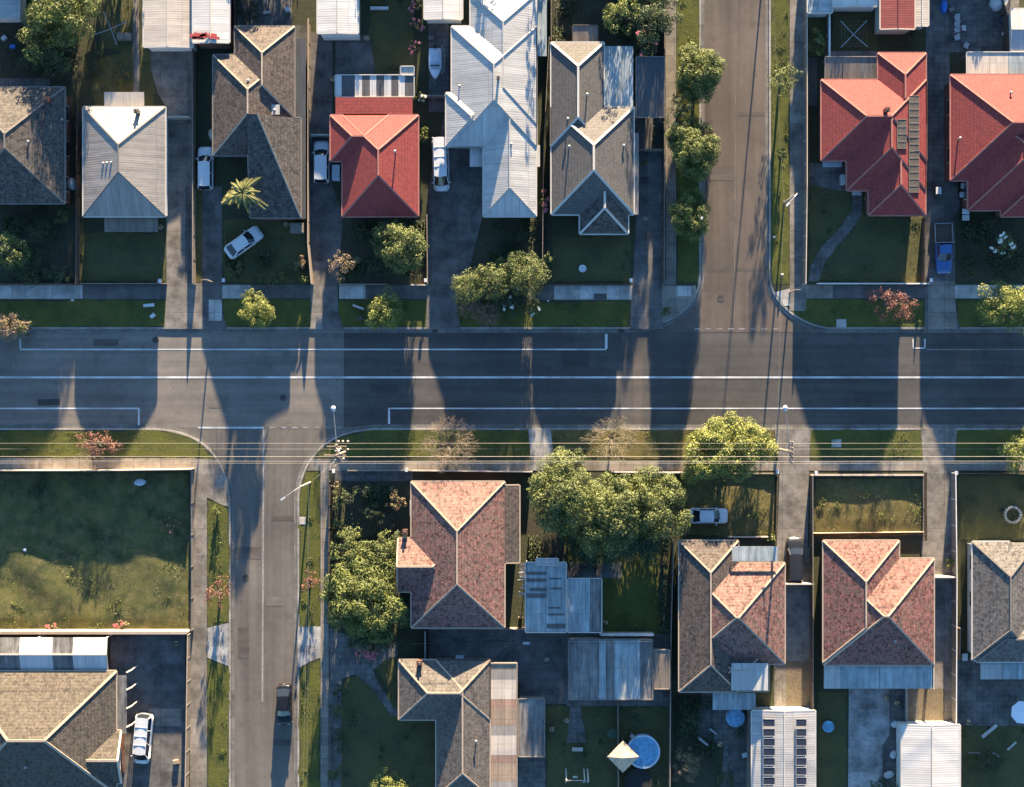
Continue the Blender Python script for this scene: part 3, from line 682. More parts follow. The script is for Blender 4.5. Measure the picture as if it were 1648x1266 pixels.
flat_box(h3, 'skylight', 434, 168, 450, 184, 3.9, 'me_wht', slope=.0)
h4, H4 = house('tiled_house', 'bright red hipped tile house with the striped patio roof behind', 'house', [A_(551, 185, 673, 348, 3.5, p=.52), A_(532, 185, 625, 259, 3.5, p=.52)], 't_red', 'trimr', 'trimr', 'brick', vents=((637, 246, .9),))
flat_box(h4, 'lean_to_roof', 540, 156, 664, 186, 3.2, 't_red', slope=.0)
canopy('striped_patio_roof', 'patio roof of alternating white and dark sheets behind the red house', 'patio roof', 540, 121, 666, 155, 2.6, ['me_shed', 'poly'], n=[540, 550, 571, 583, 595, 606, 618, 630, 641, 652, 666], slope=.03)
canopy('garden_shed', 'little cream box roof at the corner of the striped patio', 'shed', 645, 107, 666, 120, 2.7, ['me_crm'], walls='wboard')
h5, H5 = house('metal_roofed_house', 'large white metal roofed house with stepped hips', 'house', [A_(757, -12, 863, 200, 3.3, p=.48), A_(727, 42, 863.3, 236, 3.3, p=.48), A_(718, 149, 800, 235.5, 3.3, p=.48), A_(778, 120, 862.6, 348, 3.3, p=.48)], 'me_wht', 'me_shed', 'trim', 'wboard', capr=.08, chim=((802, 128, .25, .6),), vents=((739, 136, .3), (823, 232, .2)))
flat_box(h5, 'porch_roof', 756, 236, 778, 268, 2.7, 'me_wht', slope=.0); flat_box(h5, 'verandah_roof', 863, -20, 880, 90, 2.6, 'me_blu', slope=.0); flat_box(h5, 'window_awning', 862.5, 233, 869, 268, 2.3, 'me_shed')
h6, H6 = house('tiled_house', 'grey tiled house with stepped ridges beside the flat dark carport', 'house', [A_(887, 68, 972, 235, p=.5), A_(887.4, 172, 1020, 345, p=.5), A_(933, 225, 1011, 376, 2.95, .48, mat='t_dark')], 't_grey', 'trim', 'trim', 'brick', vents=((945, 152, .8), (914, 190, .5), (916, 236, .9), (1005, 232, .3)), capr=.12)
flat_box(h6, 'lean_to_roof', 972.6, 74, 1019, 171, 2.8, 'me_blu', slope=.0); flat_box(h6, 'verandah_roof', 1013, 214, 1028, 345, 2.5, 'me_lgt', slope=.0)
canopy('carport', 'flat dark carport with a small white skylight beside the grey house', 'carport', 1024, 93, 1068, 188, 2.6, ['me_dk'], frame='trimd')
canopy('garden_shed', 'small brown timber shed behind the grey stepped house', 'shed', 922, 41, 962, 67, 2.3, ['me_brn'], walls='woodg', frame='woodd')
h7, H7 = house('tiled_house', 'red tiled corner house with stepped hips and rows of panels on its roof', 'house', [A_(1413, 85, 1490, 200, 3.5), A_(1322, 128, 1490.4, 258, 3.5), A_(1363, 135, 1489.6, 306, 3.5), A_(1398, 190, 1489.2, 346, 3.5)], 't_red', 'trimr', 'trimr', 'brick', chim=((1423, 180, .45, .8),))
canopy('carport', 'flat weathered brown roof behind the red corner house', 'carport', 1328, 92, 1411, 128, 2.6, ['me_brn', 'me_brn', 'me_old'], n=3, frame='woodg')
h8, H8 = house('tiled_house', 'red tiled house cut by the photo edge, past the blue pickup', 'house', [A_(1530, 120, 1740, 290, 3.5), A_(1558, 160, 1712, 338, 3.5), A_(1611, 210, 1700, 348, 3.5)], 't_red', 'trimr', 'trimr', 'brick', vents=((1545, 222, .8), (1625, 150, .4)))
canopy('patio_roof', 'cream and blue metal patio roof behind the last red house', 'patio roof', 1556, 84, 1680, 121, 2.8, ['me_crm', 'me_blu'], n=[1556, 1623, 1680], slope=.0)
# roof solar collectors of the corner house, all on its east slope
def on_roof(t, H, name, x0, y0, x1, y1, mat, fmat, lift=.10):
    c = []
    for x, y in ((x0, y1), (x1, y1), (x1, y0), (x0, y0)):
        z = 4.0
        for _ in range(4): p = P(x, y, z); z = max(H(p.x, p.y), 2.2) + lift
        c.append(P(x, y, z))
    m = MB(); m.face(c); 
    for i in range(4):
        p, q = c[i], c[(i + 1) % 4]; d = Vector((0, 0, -.07)); m.face([p + d, q + d, q, p])
    o = m.build(name, MAT[mat], t); f = MB()
    for i in range(4): f.beam(c[i], c[(i + 1) % 4], .05, .05)
    f.build('frame', MAT[fmat], o); return o
for i in range(14): on_roof(h7, H7, 'solar_panel', 1463, 154 + i * 11.2, 1479, 163.6 + i * 11.2, 'solarp', 'trimd')
for i in range(4): on_roof(h7, H7, 'solar_panel', 1444, 192 + i * 12, 1459, 202.5 + i * 12, 'solarp', 'trimd')
# --- garages and sheds along the top edge
def shed(label, x0, y0, x1, y1, E, mat, wall='wboard', gab='NS', p=.12, name='garage', cat='garage', cap='trim', gut='trim', **k):
    return house(name, label, cat, [A_(x0, y0, x1, y1, E, p, gab, ov=.18)], mat, cap, gut, wall, capr=.05, windows=False, **k)
shed('wide weathered cream garage at the head of the long driveway', 231, -90, 310, 75, 2.7, 'me_crm', capped=True)
shed('white roofed garage with red sheeting at its front edge', 310.5, -80, 369, 68, 3.5, 'me_shed', 'brick')
shed('plain white gabled garage standing alone on the paved yard', 511, -70, 576, 53, 3.7, 'me_shed')
shed('low white garage beside the covered boat', 683, -60, 744, 30, 2.5, 'me_shed')
shed('pale metal shed at the top corner beside the big tree', -60, -60, 31, 28, 2.6, 'me_wht', name='garden_shed', cat='shed')
shed('red roofed flat garage with cream fascia', 1417, -70, 1472, 46, 3.0, 'me_red', 'render', cap='me_red', gut='fencec')
shed('narrow cream shed joined to the red roofed garage', 1473, -70, 1494, 41, 2.6, 'me_crm', name='garden_shed', cat='shed')
shed('long white shed just showing at the top edge above the clothesline', 1340, -70, 1416, 10, 2.6, 'me_shed', name='garden_shed', cat='shed')
shed('dull blue grey shed roof beside the long white shed', 1300, -70, 1339, 20, 2.5, 'me_blu', name='garden_shed', cat='shed')
shed('white metal shed at the right edge above the cream patio roof', 1628, 14, 1720, 82, 2.7, 'me_wht', gab='EW', name='garden_shed', cat='shed')
m = MB(); 
for k in range(14): 
    p = P(312 + random.random() * 38, 54 + random.random() * 8, 3.7); m.box((p.x, p.y, 3.78 + .05 * (k % 3)), (.9, .28, .05), random.uniform(-.5, .5))
tag(m.build('roof_sheeting', MAT['redp']), 'loose red sheets lying on the white garage roof', 'sheeting')
# --- lower row
g1, G1 = house('tiled_house', 'tan tiled house with a wide hipped roof in the bottom corner', 'house', [A_(-68, 1080, 187, 1278, 3.0, .5), A_(96, 1176, 195, 1260, 3.0, .5, 'E')], 't_tan', 'trimc', 'trimc', 'brick', capr=.13, vents=((45, 1232, .5), (2, 1190, .3)))
m = MB(); a = P(195, 1176, 3.0); b = P(195, 1218, 4.4); c = P(195, 1260, 3.0); m.beam(a, (a.x, (a.y + c.y) / 2, 3 + .5 * (a.y - c.y) / 2), .16, .2); m.beam((a.x, (a.y + c.y) / 2, 3 + .5 * (a.y - c.y) / 2), c, .16, .2); m.build('bargeboard', MAT['trim'], g1)
g1b = thing('striped_carport', 'gabled carport of cream and grey striped sheets behind the tan house', 'carport', tuple(P(60, 1060)))
for i, (xa, xb, mt) in enumerate(((-60, -2, 'me_wht'), (-2, 31, 'me_old'), (31, 84, 'me_shed'), (84, 117, 'me_old'), (117, 171, 'me_shed'))):
    a = P(xa, 1053, 3.2); b = P(xb, 1053, 3.2); N_ = P(xb, 1025, 2.85); S_ = P(xb, 1098, 2.5); mb = MB()
    mb.face([(a.x, a.y, 3.3), (b.x, a.y, 3.3), (b.x, N_.y, 3.02), (a.x, N_.y, 3.02)], [(a.x, 0), (b.x, 0), (b.x, 2), (a.x, 2)])
    mb.face([(a.x, S_.y, 2.3), (b.x, S_.y, 2.3), (b.x, a.y, 3.3), (a.x, a.y, 3.3)], [(a.x, 0), (b.x, 0), (b.x, 3), (a.x, 3)])
    mb.build('roof_panel', MAT[mt], g1b)
m = MB(); a = P(-60, 1053, 3.3); b = P(171, 1053, 3.3); n = P(171, 1025, 3.0); s = P(171, 1098, 2.3)
m.beam((a.x, a.y, 3.32), (b.x, a.y, 3.32), .14, .1); m.beam((b.x, a.y, 3.3), (b.x, s.y, 2.3), .12, .14); m.beam((b.x, a.y, 3.3), (b.x, n.y, 3.02), .12, .14); m.build('ridge_cap', MAT['trim'], g1b)
for x, y in ((170, 1027), (60, 1027), (168, 1096), (-40, 1027)):
    p = P(x, y, 2.6); m = MB(); m.beam((p.x, p.y, 0), (p.x, p.y, 2.3), .12, .12); m.build('post', MAT['trim'], g1b)
aw = thing('side_awning', 'narrow grey slatted awning on white brackets beside the paved court', 'awning', tuple(P(197, 1130)))
flat_box(aw, 'roof_panel', 188.5, 1087, 204, 1181, 2.7, 'me_old', slope=.0)
for y in (1082, 1110, 1140, 1170):
    p = P(203, y, 2.7); q = P(213, y - 5, 2.2); m = MB(); m.beam(p, q, .14, .14); m.beam(q, (q.x, q.y, 0), .1, .1); m.build('bracket', MAT['trim'], aw)
g2, G2 = house('tiled_house', 'terracotta tiled house with pink hips west of the big spreading tree', 'house', [A_(662, 775, 812, 1010, p=.5), A_(641, 866, 740, 952, 2.98, .5, 'W'), A_(812, 781, 836, 905, 2.75, slope=(-.12, 0), mat='t_brown', ov=.3)], 't_terra', 'trimc', 'trimc', 'brick', chim=((650, 858, .5, .7),))
g3, G3 = house('tiled_house', 'grey tiled house with cream lit hips below the concrete court', 'house', [A_(642, 1062, 788, 1158, p=.5), A_(702, 1062.2, 788.2, 1282, p=.5)], 't_grey2', 'trimc', 'trimc', 'brick', chim=((674, 1070, .5, .9),), vents=((766, 1194, .5),))
vr = thing('striped_verandah', 'long verandah roof of rusty and cream striped sheets beside the grey house', 'verandah', tuple(P(810, 1180)))
yy = 1067
for k in range(16):
    d = (10, 16, 14, 18, 12, 20)[k % 6]; flat_box(vr, 'roof_panel', 788.5, yy + .3, 831, yy + d, 2.8, ('me_brn2', 'me_rst', 'me_crm', 'me_lgt')[(k * 7 + k // 3) % 4], slope=.0); yy += d
m = MB(); a = P(789, 1067, 2.8); b = P(832, 1067, 2.8); c = P(832, yy, 2.8); m.beam(a, b, .14, .16); m.beam(b, c, .10, .14); m.build('edge_beam', MAT['trimc'], vr)
for y in (1070, 1130, 1190, 1250): p = P(829, y, 2.7); m = MB(); m.beam((p.x, p.y, 0), (p.x, p.y, 2.7), .1, .1); m.build('post', MAT['trimc'], vr)
canopy('lean_to_shed', 'rusty streaked corrugated shed roof on the concrete yard', 'shed', 835, 1125, 876, 1217, 2.4, ['me_old'], walls='woodg', slope=.0, frame='woodg')
t = canopy('patio_roof', 'cluttered blue metal patio roof with dark gaps and pipes', 'patio roof', 846, 905, 911, 1017, 2.7, ['me_blu', 'me_blu'], n=2, slope=.0)
for k, (x0, y0, x1, y1) in enumerate(((848, 920, 879, 925), (848, 931, 879, 936), (852, 946, 879, 951), (848, 955, 879, 962), (884, 930, 904, 932), (886, 946, 904, 948), (882, 977, 902, 979), (882, 988, 908, 990), (880, 1004, 910, 1011))):
    flat_box(t, 'dark_panel', x0, y0, x1, y1, 2.76, 'poly', .04)
m = MB()
for k in range(9):
    p = P(836 + random.random() * 10, 910 + k * 6, 2.6); m.tube([(p.x - .3, p.y, 2.5 + .1 * (k % 2)), (p.x + .5, p.y + random.uniform(-.3, .3), 2.75)], .07, 6)
m.build('roof_pipework', MAT['steel'], t)
canopy('patio_roof', 'plain blue metal patio roof east of the cluttered one', 'patio roof', 914, 931, 968, 1017, 2.55, ['me_blu', 'me_blu', 'me_old'], n=3, slope=.0)
canopy('awning', 'small white flat roof projecting north of the cluttered patio roof', 'awning', 863, 899, 898, 909, 2.9, ['me_wht'], slope=.0)
canopy('metal_shed', 'big steel blue flat roof coloured with sun streaks behind the round pool yard', 'shed', 916, 1030, 1050, 1125, 2.7, ['me_old', 'me_blu', 'me_old', 'me_blu', 'me_old'], n=[916, 964, 976, 988, 1030, 1050], walls='wboard', slope=-.04, frame='trimd')  # alternating pale and dull sheets put sun streaks into the roof colour
canopy('lean_to_shed', 'narrow brown ribbed shed roof against the boundary fence', 'shed', 1053, 1046, 1077, 1108, 2.3, ['me_brn'], walls='woodg', slope=.0, frame='woodg')
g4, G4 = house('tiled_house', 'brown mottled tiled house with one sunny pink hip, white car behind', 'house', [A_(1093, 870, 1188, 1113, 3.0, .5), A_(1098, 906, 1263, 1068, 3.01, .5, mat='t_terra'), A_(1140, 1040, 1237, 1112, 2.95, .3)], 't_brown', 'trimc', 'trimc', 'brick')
flat_box(g4, 'lean_to_roof', 1178, 879, 1252, 903, 3.9, 'me_blu', slope=.0); flat_box(g4, 'lean_to_roof', 1177, 1067, 1236, 1111, 3.75, 'me_wht', slope=.0)
flat_box(g4, 'patio_roof', 1147, 1115, 1216, 1142, 2.4, 'me_blu', slope=.0)
g5, G5 = house('tiled_house', 'mottled red tiled house between the two lower driveways', 'house', [A_(1325, 870, 1447, 1066, p=.5), A_(1326, 899, 1503, 1070, p=.5)], 't_terra2', 'trimc', 'trimc', 'brick', vents=((1440, 1031, .3),))
flat_box(g5, 'patio_roof', 1326, 1071, 1352, 1108, 2.7, 'me_wht', slope=.03); flat_box(g5, 'patio_roof', 1352.5, 1071, 1415, 1108, 2.7, 'me_blu', slope=.03); flat_box(g5, 'patio_roof', 1415.5, 1071, 1500, 1108, 2.7, 'me_blu', slope=.03)
g6, G6 = house('tiled_house', 'slate blue house cut by the photo edge, near the white umbrella', 'house', [A_(1565, 872, 1669, 1062, p=.5), A_(1572, 985, 1770, 1065, p=.5), A_(1625, 872, 1730, 1000, p=.45)], 't_slate', 'trimd', 'trim', 'wboard')
flat_box(g6, 'patio_roof', 1578, 1067, 1612, 1093, 2.6, 'me_wht', slope=.03); flat_box(g6, 'patio_roof', 1613, 1067, 1700, 1093, 2.6, 'me_blu', slope=.03)
s1, S1 = shed('long cream shed carrying two columns of dark panels', 1210, 1144, 1312, 1330, 2.8, 'me_wht')
for col, (xa, xb) in enumerate(((1228, 1247), (1281, 1298))):
    for i in range(9): on_roof(s1, S1, 'solar_panel', xa, 1157 + i * 15.6, xb, 1169 + i * 15.6, 'solar', 'solarf', .25)
shed('plain cream shed at the end of the right driveway', 1451, 1167, 1545, 1330, 2.7, 'me_shed')
# neighbours just beyond the top of the frame, whose long shadows reach the back yards
for i, (x0, y0, x1, y1, mt, lb) in enumerate(((-40, -420, 110, -230, 't_dark', 'dark tiled house on the next street, westmost'), (560, -400, 700, -230, 't_terra', 'terracotta house on the next street behind the paved yard'), (740, -330, 900, -160, 't_grey', 'grey tiled house on the next street behind the white metal house'), (930, -330, 1070, -140, 't_brown', 'brown tiled house on the next street corner'), (1352, -330, 1480, -150, 't_slate', 'slate tiled house on the next street past the side street'), (1500, -330, 1660, -120, 't_red', 'red tiled house on the next street, eastmost'))):
    house('tiled_house', lb, 'house', [A_(x0, y0, x1, y1, p=.5)], mt)

# ------------------------------------------------------------------ trees and shrubs
def crown_mesh(c, rx, ry, rz, nl, leaf, dens, rough=.9, hollow=.5, seed=0):
    """leaf-sized faces spread over the outer shells of many clumps; c = centre"""
    g = np.random.default_rng(seed); cl = []; f1, f2, f3 = g.uniform(0, 6.28, 3)
    leaf = leaf * .66; dens = dens * 1.75
    for k in range(nl):
        a = g.uniform(0, 2 * math.pi); u = g.uniform(-.75, 1.0); r = math.sqrt(max(0, 1 - u * u)) * g.uniform(.55, .92) if k > nl * .2 else g.uniform(0, .5)
        q = g.uniform(.11, .26); r *= 1 + .13 * math.sin(2 * a + f1) + .10 * math.sin(3 * a + f2) + .07 * math.sin(5 * a + f3); cl.append((c[0] + rx * r * math.cos(a), c[1] + ry * r * math.sin(a), c[2] + rz * u * g.uniform(.5, .9), q * (rx + ry) / 2, g.uniform(.7, 1.25)))
    V = []; 
    for (x, y, z, r, tone) in cl:
        n = max(30, int(dens * r * r * 13)); d = g.normal(size=(n, 3)); d /= np.linalg.norm(d, axis=1)[:, None]; d[:, 2] = np.abs(d[:, 2]) * np.where(g.random(n) < .8, 1, -1)
        rr = r * (1 - hollow * g.random(n) ** 2.2) * (1 + .18 * np.sin(d[:, 0] * 5 + x) * np.cos(d[:, 1] * 6 + y)); p = np.array([x, y, z]) + d * rr[:, None] * [1, 1, .8]
        nn = d + g.normal(size=(n, 3)) * rough * .55 + [0, 0, .25]; nn /= np.linalg.norm(nn, axis=1)[:, None]
        t = np.cross(nn, g.normal(size=(n, 3))); t /= np.linalg.norm(t, axis=1)[:, None]; b = np.cross(nn, t)
        s = leaf * g.uniform(.55, 1.25, n)[:, None]
        V.append(np.stack([p - t * s * .6, p - b * s * .35 + nn * s * .1, p + t * s * .7, p + b * s * .35 + nn * s * .1], 1).reshape(-1, 3))
    return np.concatenate(V)
def quad_obj(name, V, mat, parent):
    me = bpy.data.meshes.new(name); n = len(V) // 4; me.vertices.add(len(V)); me.vertices.foreach_set('co', V.astype('f').ravel())
    me.loops.add(len(V)); me.loops.foreach_set('vertex_index', np.arange(len(V), dtype='i')); me.polygons.add(n)
    me.polygons.foreach_set('loop_start', np.arange(0, len(V), 4, dtype='i')); me.update(calc_edges=True); me.validate()
    me.materials.append(mat); o = bpy.data.objects.new(name, me); C.objects.link(o); o.parent = parent; return o
_sd = [100]
def tree(label, x, y, rx, ry=None, h=None, mat='leaf', name='leafy_tree', cat='tree', nl=None, leaf=.19, dens=15, group=None, trunk=True, flowers=None, hollow=.32):
    _sd[0] += 1; random.seed(_sd[0]); ry = ry or rx; Rx, Ry = rx / S, ry / S; h = h or .8 + 1.5 * (Rx + Ry) / 2
    zc = h * .53; c0 = P(x, y, zc); t = thing(name, label, cat, (c0.x, c0.y, 0), group)
    nl = nl or int(16 + 6.5 * Rx * Ry)
    V = crown_mesh((0, 0, zc), Rx, Ry, h * .46, nl, leaf, dens, seed=_sd[0], hollow=hollow)
    quad_obj('crown' if trunk else 'foliage', V, MAT[mat], t)
    m = MB(); r0 = .06 + .035 * Rx
    m.tube([(0, 0, -.05), (.05, .02, h * .22), (0, .05, h * .5)], [r0 * 1.3, r0, r0 * .7], 8)
    for k in range(5 + int(Rx)):
        a = k * 2.4 + random.random(); q = .62 * random.uniform(.6, 1)
        m.tube([(0, 0, h * (.18 + .03 * k)), (Rx * q * .5 * math.cos(a), Ry * q * .5 * math.sin(a), h * .48), (Rx * q * math.cos(a), Ry * q * math.sin(a), h * .68)], [r0 * .6, r0 * .35, r0 * .1], 5)
    m2 = part('trunk' if trunk else 'stem', m, MAT['bark'], t)
    if flowers:
        g = np.random.default_rng(_sd[0]); idx = g.choice(len(V) // 4, min(60, len(V) // 4), replace=False); F = []
        for i in idx[:flowers[1]]:
            p = V[i * 4:i * 4 + 4].mean(0); p[2] += .1; s = .16
            for _ in range(3):
                q = p + g.normal(size=3) * .08; F += [q + [-s, 0, 0], q + [0, -s, .05], q + [s, 0, 0], q + [0, s, .05]]
        quad_obj('blossom', np.array(F), MAT[flowers[0]], t)
    return t
def bare_tree(label, x, y, r, h=3.6, mat='twig', n=26, name='bare_tree', leaf=None, cat='tree'):
    _sd[0] += 1; random.seed(_sd[0]); Rr = r / S; c0 = P(x, y, h * .6); t = thing(name, label, cat, (c0.x, c0.y, 0)); m = MB(); lf = []
    m.tube([(0, 0, -.05), (0, 0, h * .3)], [.12, .09], 7)
    def br(p, d, L, r0, dep):
        q = p + d * L; m.tube([p, q], [r0, r0 * .6], 4, False); lf.append(q)
        if dep == 0: return
        for _ in range(3 if dep > 1 else 4):
            nd = (d + Vector((random.gauss(0, .55), random.gauss(0, .55), random.gauss(.05, .3)))).normalized(); br(q, nd, L * random.uniform(.5, .8), r0 * .58, dep - 1)
    for k in range(n // 2):
        a = k * 2.4; d = Vector((math.cos(a), math.sin(a), random.uniform(.35, 1.1))).normalized(); br(Vector((0, 0, h * .28)), d, Rr * .42, .032, 4)
    part('trunk', m, MAT['bark' if leaf else mat] if False else MAT[mat], t)
    if leaf:
        g = np.random.default_rng(_sd[0]); F = []
        for q in lf:
            for _ in range(leaf[1]):
                p = np.array(q) + g.normal(size=3) * .16; a = g.normal(size=3) * .10; b = g.normal(size=3) * .10; F += [p - a, p - b, p + a, p + b]
        quad_obj('crown', np.array(F), MAT[leaf[0]], t)
    return t
T = tree
T('huge yellow green tree behind the charcoal house', 95, 28, 64, 60, 7.6, 'leaf', leaf=.26, dens=11)
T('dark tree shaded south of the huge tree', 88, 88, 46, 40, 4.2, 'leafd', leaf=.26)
T('bushy bright tree at the edge before the charcoal house', 10, 404, 36, 36, 6.0, 'leafo'); T('dark shrub beside the bright tree at the edge', 48, 430, 26, 34, 2.2, 'leafd', 'garden_shrub', 'shrub')
T('golden brown street tree on the verge at the far edge', 12, 524, 42, 22, 4.8, 'leafp', nl=70); T('young green street tree touching the golden one', 40, 528, 16, 16, 4.0, 'leafo')
T('small yellow green street tree before the palm house', 414, 499, 30, 28, 4.9, 'leafy', nl=120, dens=26); T('bright round yellow street tree before the red house', 622, 500, 34, 31, 5.0, 'leafy', leaf=.22, nl=110)
T('wide yellow green garden tree in front of the red house', 645, 396, 50, 40, 6.0, 'leafo', leaf=.24, nl=130); T('dusky green shrub south of the wide garden tree', 652, 438, 34, 20, 1.8, 'leafd', 'garden_shrub', 'shrub')
T('brownish pink garden tree beside the striped driveway', 552, 424, 25, 28, 4.8, 'leafp')
hg = 'clipped trees along the wide front hedge'
T('hedge tree nearest the wide driveway', 757, 460, 35, 33, 4.8, 'leafo', nl=100, group=hg); T('hedge tree in the middle of the wide hedge', 800, 449, 40, 32, 5.0, 'leafo', nl=110, group=hg)
T('tallest hedge tree closest to the garden lawn', 848, 441, 40, 33, 5.4, 'leafo', nl=120, group=hg); T('dark shaded shrub under the hedge trees', 815, 484, 66, 22, 1.8, 'leafd', 'garden_shrub', 'shrub', flowers=('flower', 14))
T('thin shrub at the end of the hedge', 882, 414, 11, 12, 4.0, 'leafo', 'garden_shrub', 'shrub')
bare_tree('leafless pinkish verge tree west of the bare pair', 757, 495, 20, 2.6, 'twigr'); bare_tree('leafless pinkish verge tree near the kerb', 784, 507, 22, 3.6, 'twigr')
T('bright green tree behind the grey stepped house', 1003, 24, 30, 34, 6.2, 'leafy', leaf=.22)
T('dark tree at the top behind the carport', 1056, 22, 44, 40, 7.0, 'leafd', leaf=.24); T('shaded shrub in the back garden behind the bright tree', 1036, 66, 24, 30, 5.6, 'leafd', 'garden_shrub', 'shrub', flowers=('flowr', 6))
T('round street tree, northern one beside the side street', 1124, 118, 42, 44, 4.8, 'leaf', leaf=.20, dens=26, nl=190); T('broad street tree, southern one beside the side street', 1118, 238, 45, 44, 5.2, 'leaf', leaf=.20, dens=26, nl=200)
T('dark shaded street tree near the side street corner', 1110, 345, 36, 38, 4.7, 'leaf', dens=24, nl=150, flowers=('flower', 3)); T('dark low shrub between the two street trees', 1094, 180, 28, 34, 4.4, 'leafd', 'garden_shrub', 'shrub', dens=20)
T('small round tree alone on the sunlit verge', 1261, 130, 26, 26, 4.6, 'leafo', nl=60); T('tiny sapling on the sunlit verge', 1260, 248, 11, 11, 2.6, 'leafo')
T('small bright shrub beside the clothesline yard', 1316, 68, 16, 20, 2.4, 'leafy', 'garden_shrub', 'shrub')
T('red leaved street tree before the corner house', 1434, 487, 42, 32, 5.2, 'leafr', hollow=.8, dens=9); T('large pale yellow street tree at the edge before the last red house', 1622, 494, 50, 46, 5.8, 'leafy', leaf=.22)
T('shrub with white blossom on the shaded front lawn', 1618, 394, 20, 20, 4.4, 'leafo', 'flowering_shrub', 'shrub', flowers=('flower', 12))
T('small bushy shrub beside the striped patio', 678, 155, 9, 9, 1.9, 'leafy', 'garden_shrub', 'shrub', flowers=('flower', 6)); T('small bushy shrub halfway along the red house', 681, 216, 10, 14, 1.9, 'leafy', 'garden_shrub', 'shrub')
for i, (x, y) in enumerate(((668, 10), (670, 42), (668, 76))): T(('pale flowering shrub at the top by the garage', 'pale flowering shrub in the middle of the three', 'pale flowering shrub nearest the covered boat')[i], x, y, 13, 15, 2.0, 'leafd', 'flowering_shrub', 'shrub', flowers=('flowr', 8))
T('pink flowered shrub between the white and grey houses', 877, 322, 9, 20, 2.2, 'leafo', 'flowering_shrub', 'shrub', flowers=('flowr', 16))
for lb, x, y, rx, ry, mt in (('lit olive shrub south of the diagonal car', 380, 436, 18, 16, 'leafo'), ('dark brown shrub in the palm garden', 408, 442, 22, 14, 'leafd'), ('pale green shrub in the palm garden', 448, 438, 11, 12, 'leafo'), ('bare pinkish shrub near the tan fence', 482, 424, 12, 14, 'leafp'), ('small shrub in the corner by the footpath', 489, 450, 7, 8, 'leafy'),
        ('dark garden shrub before the charcoal house', 96, 440, 26, 20, 'leafd'), ('shaded shrub along the wooden fence', 60, 370, 24, 22, 'leafd'), ('low dark shrub under the bright round tree', 596, 505, 14, 16, 'leafd'), ('shrub by the shaded driveway corner', 1072, 500, 9, 9, 'leafo'),
        ('olive shrub by the porch of the grey house', 1036, 262, 8, 6, 'leafo'), ('low dark shrub on the edge lawn', 1560, 432, 16, 16, 'leafd'), ('shaded shrub west of the garage strip', 196, 120, 22, 26, 'leafd'), ('dark bush by the back fence', 150, 100, 22, 26, 'leafd'),
        ('dark bush behind the garage at the top', 400, 16, 24, 20, 'leafd'), ('shrub beside the brown shed', 900, 60, 14, 26, 'leafd'), ('dark creeper mass beside the red corner house', 1470, 60, 24, 12, 'leafd')):
    T(lb, x, y, rx, ry, 1.8 if rx < 22 else 2.2, mt, 'garden_shrub', 'shrub')
for lb, x, y, rx, ry, mt in (('low bushes beside the diagonal white car', 432, 408, 16, 10, 'leafd'), ('olive bush behind the front path of the palm garden', 430, 450, 16, 8, 'leafo'), ('dark bush beside the red house front wall', 580, 372, 18, 14, 'leafd'), ('dark bush near the wide garden tree trunk', 600, 430, 20, 16, 'leafd'), ('olive bush at the side of the charcoal house garden', 100, 350, 14, 14, 'leafo'), ('dark bush in the middle of the charcoal house garden', 30, 360, 20, 16, 'leafd'), ('bush by the front door of the white metal house', 800, 366, 14, 10, 'leafd'), ('bush along the white metal house front bed', 840, 384, 18, 14, 'leafd'), ('bush beside the pickup driveway lawn edge', 1556, 370, 12, 14, 'leafd'), ('bush by the last red house corner', 1590, 356, 16, 9, 'leafd')):
    T(lb, x, y, rx, ry, 1.5, mt, 'garden_shrub', 'shrub')
for lb, x, y, rx, ry, mt in (('dark bush at the top of the terracotta house garden', 590, 790, 26, 14, 'leafd'), ('dark bush left of the round brownish shrub', 600, 824, 20, 20, 'leafd'), ('olive bush along the lower footpath garden fence', 546, 850, 14, 18, 'leafo'), ('dark bush near the pale bush by the gate post', 560, 800, 16, 18, 'leafd'), ('dark bush beside the clipped ball shrubs', 566, 1160, 10, 14, 'leafd')):
    T(lb, x, y, rx, ry, 1.7, mt, 'garden_shrub', 'shrub')
# lower half
T('red leaved street tree on the verge beside the vacant lot', 152, 712, 42, 22, 3.4, 'leafr', hollow=.8, dens=9); bare_tree('dense bare shrub below the red verge tree', 146, 738, 26, 2.2, 'twig')
bare_tree('large leafless beige street tree before the terracotta house', 722, 716, 46, 4.2, 'twig', 60); bare_tree('thin leafless pale tree on the dry verge', 985, 706, 40, 3.4, 'twigp', 50)
T('large spreading street tree over the verge, brightest green', 1168, 722, 74, 56, 4.7, 'leafy', leaf=.26); T('green street tree cut by the edge on the lower verge', 1652, 724, 40, 38, 4.6, 'leafy', leaf=.24)
T('westmost part of the broad canopy beside the terracotta house', 914, 800, 64, 66, 7.0, 'leafo', leaf=.25); T('middle tree of the broad canopy', 985, 822, 58, 66, 7.2, 'leafo', leaf=.25)
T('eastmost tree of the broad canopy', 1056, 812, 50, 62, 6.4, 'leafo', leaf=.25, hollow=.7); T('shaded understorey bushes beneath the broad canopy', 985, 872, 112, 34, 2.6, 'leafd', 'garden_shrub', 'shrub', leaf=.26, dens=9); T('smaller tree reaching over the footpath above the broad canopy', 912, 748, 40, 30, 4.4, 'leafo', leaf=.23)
T('big round yellow green tree beside the terracotta house', 588, 968, 74, 64, 5.4, 'leaf', leaf=.26); T('dark shaded tree under the big round tree', 600, 1024, 50, 26, 2.6, 'leafd', leaf=.24)
T('pale green garden tree beside the lower footpath', 562, 880, 30, 34, 4.0, 'leafo', leaf=.24); T('golden garden tree next to the terracotta wall', 617, 880, 28, 36, 4.0, 'leafo', leaf=.22)
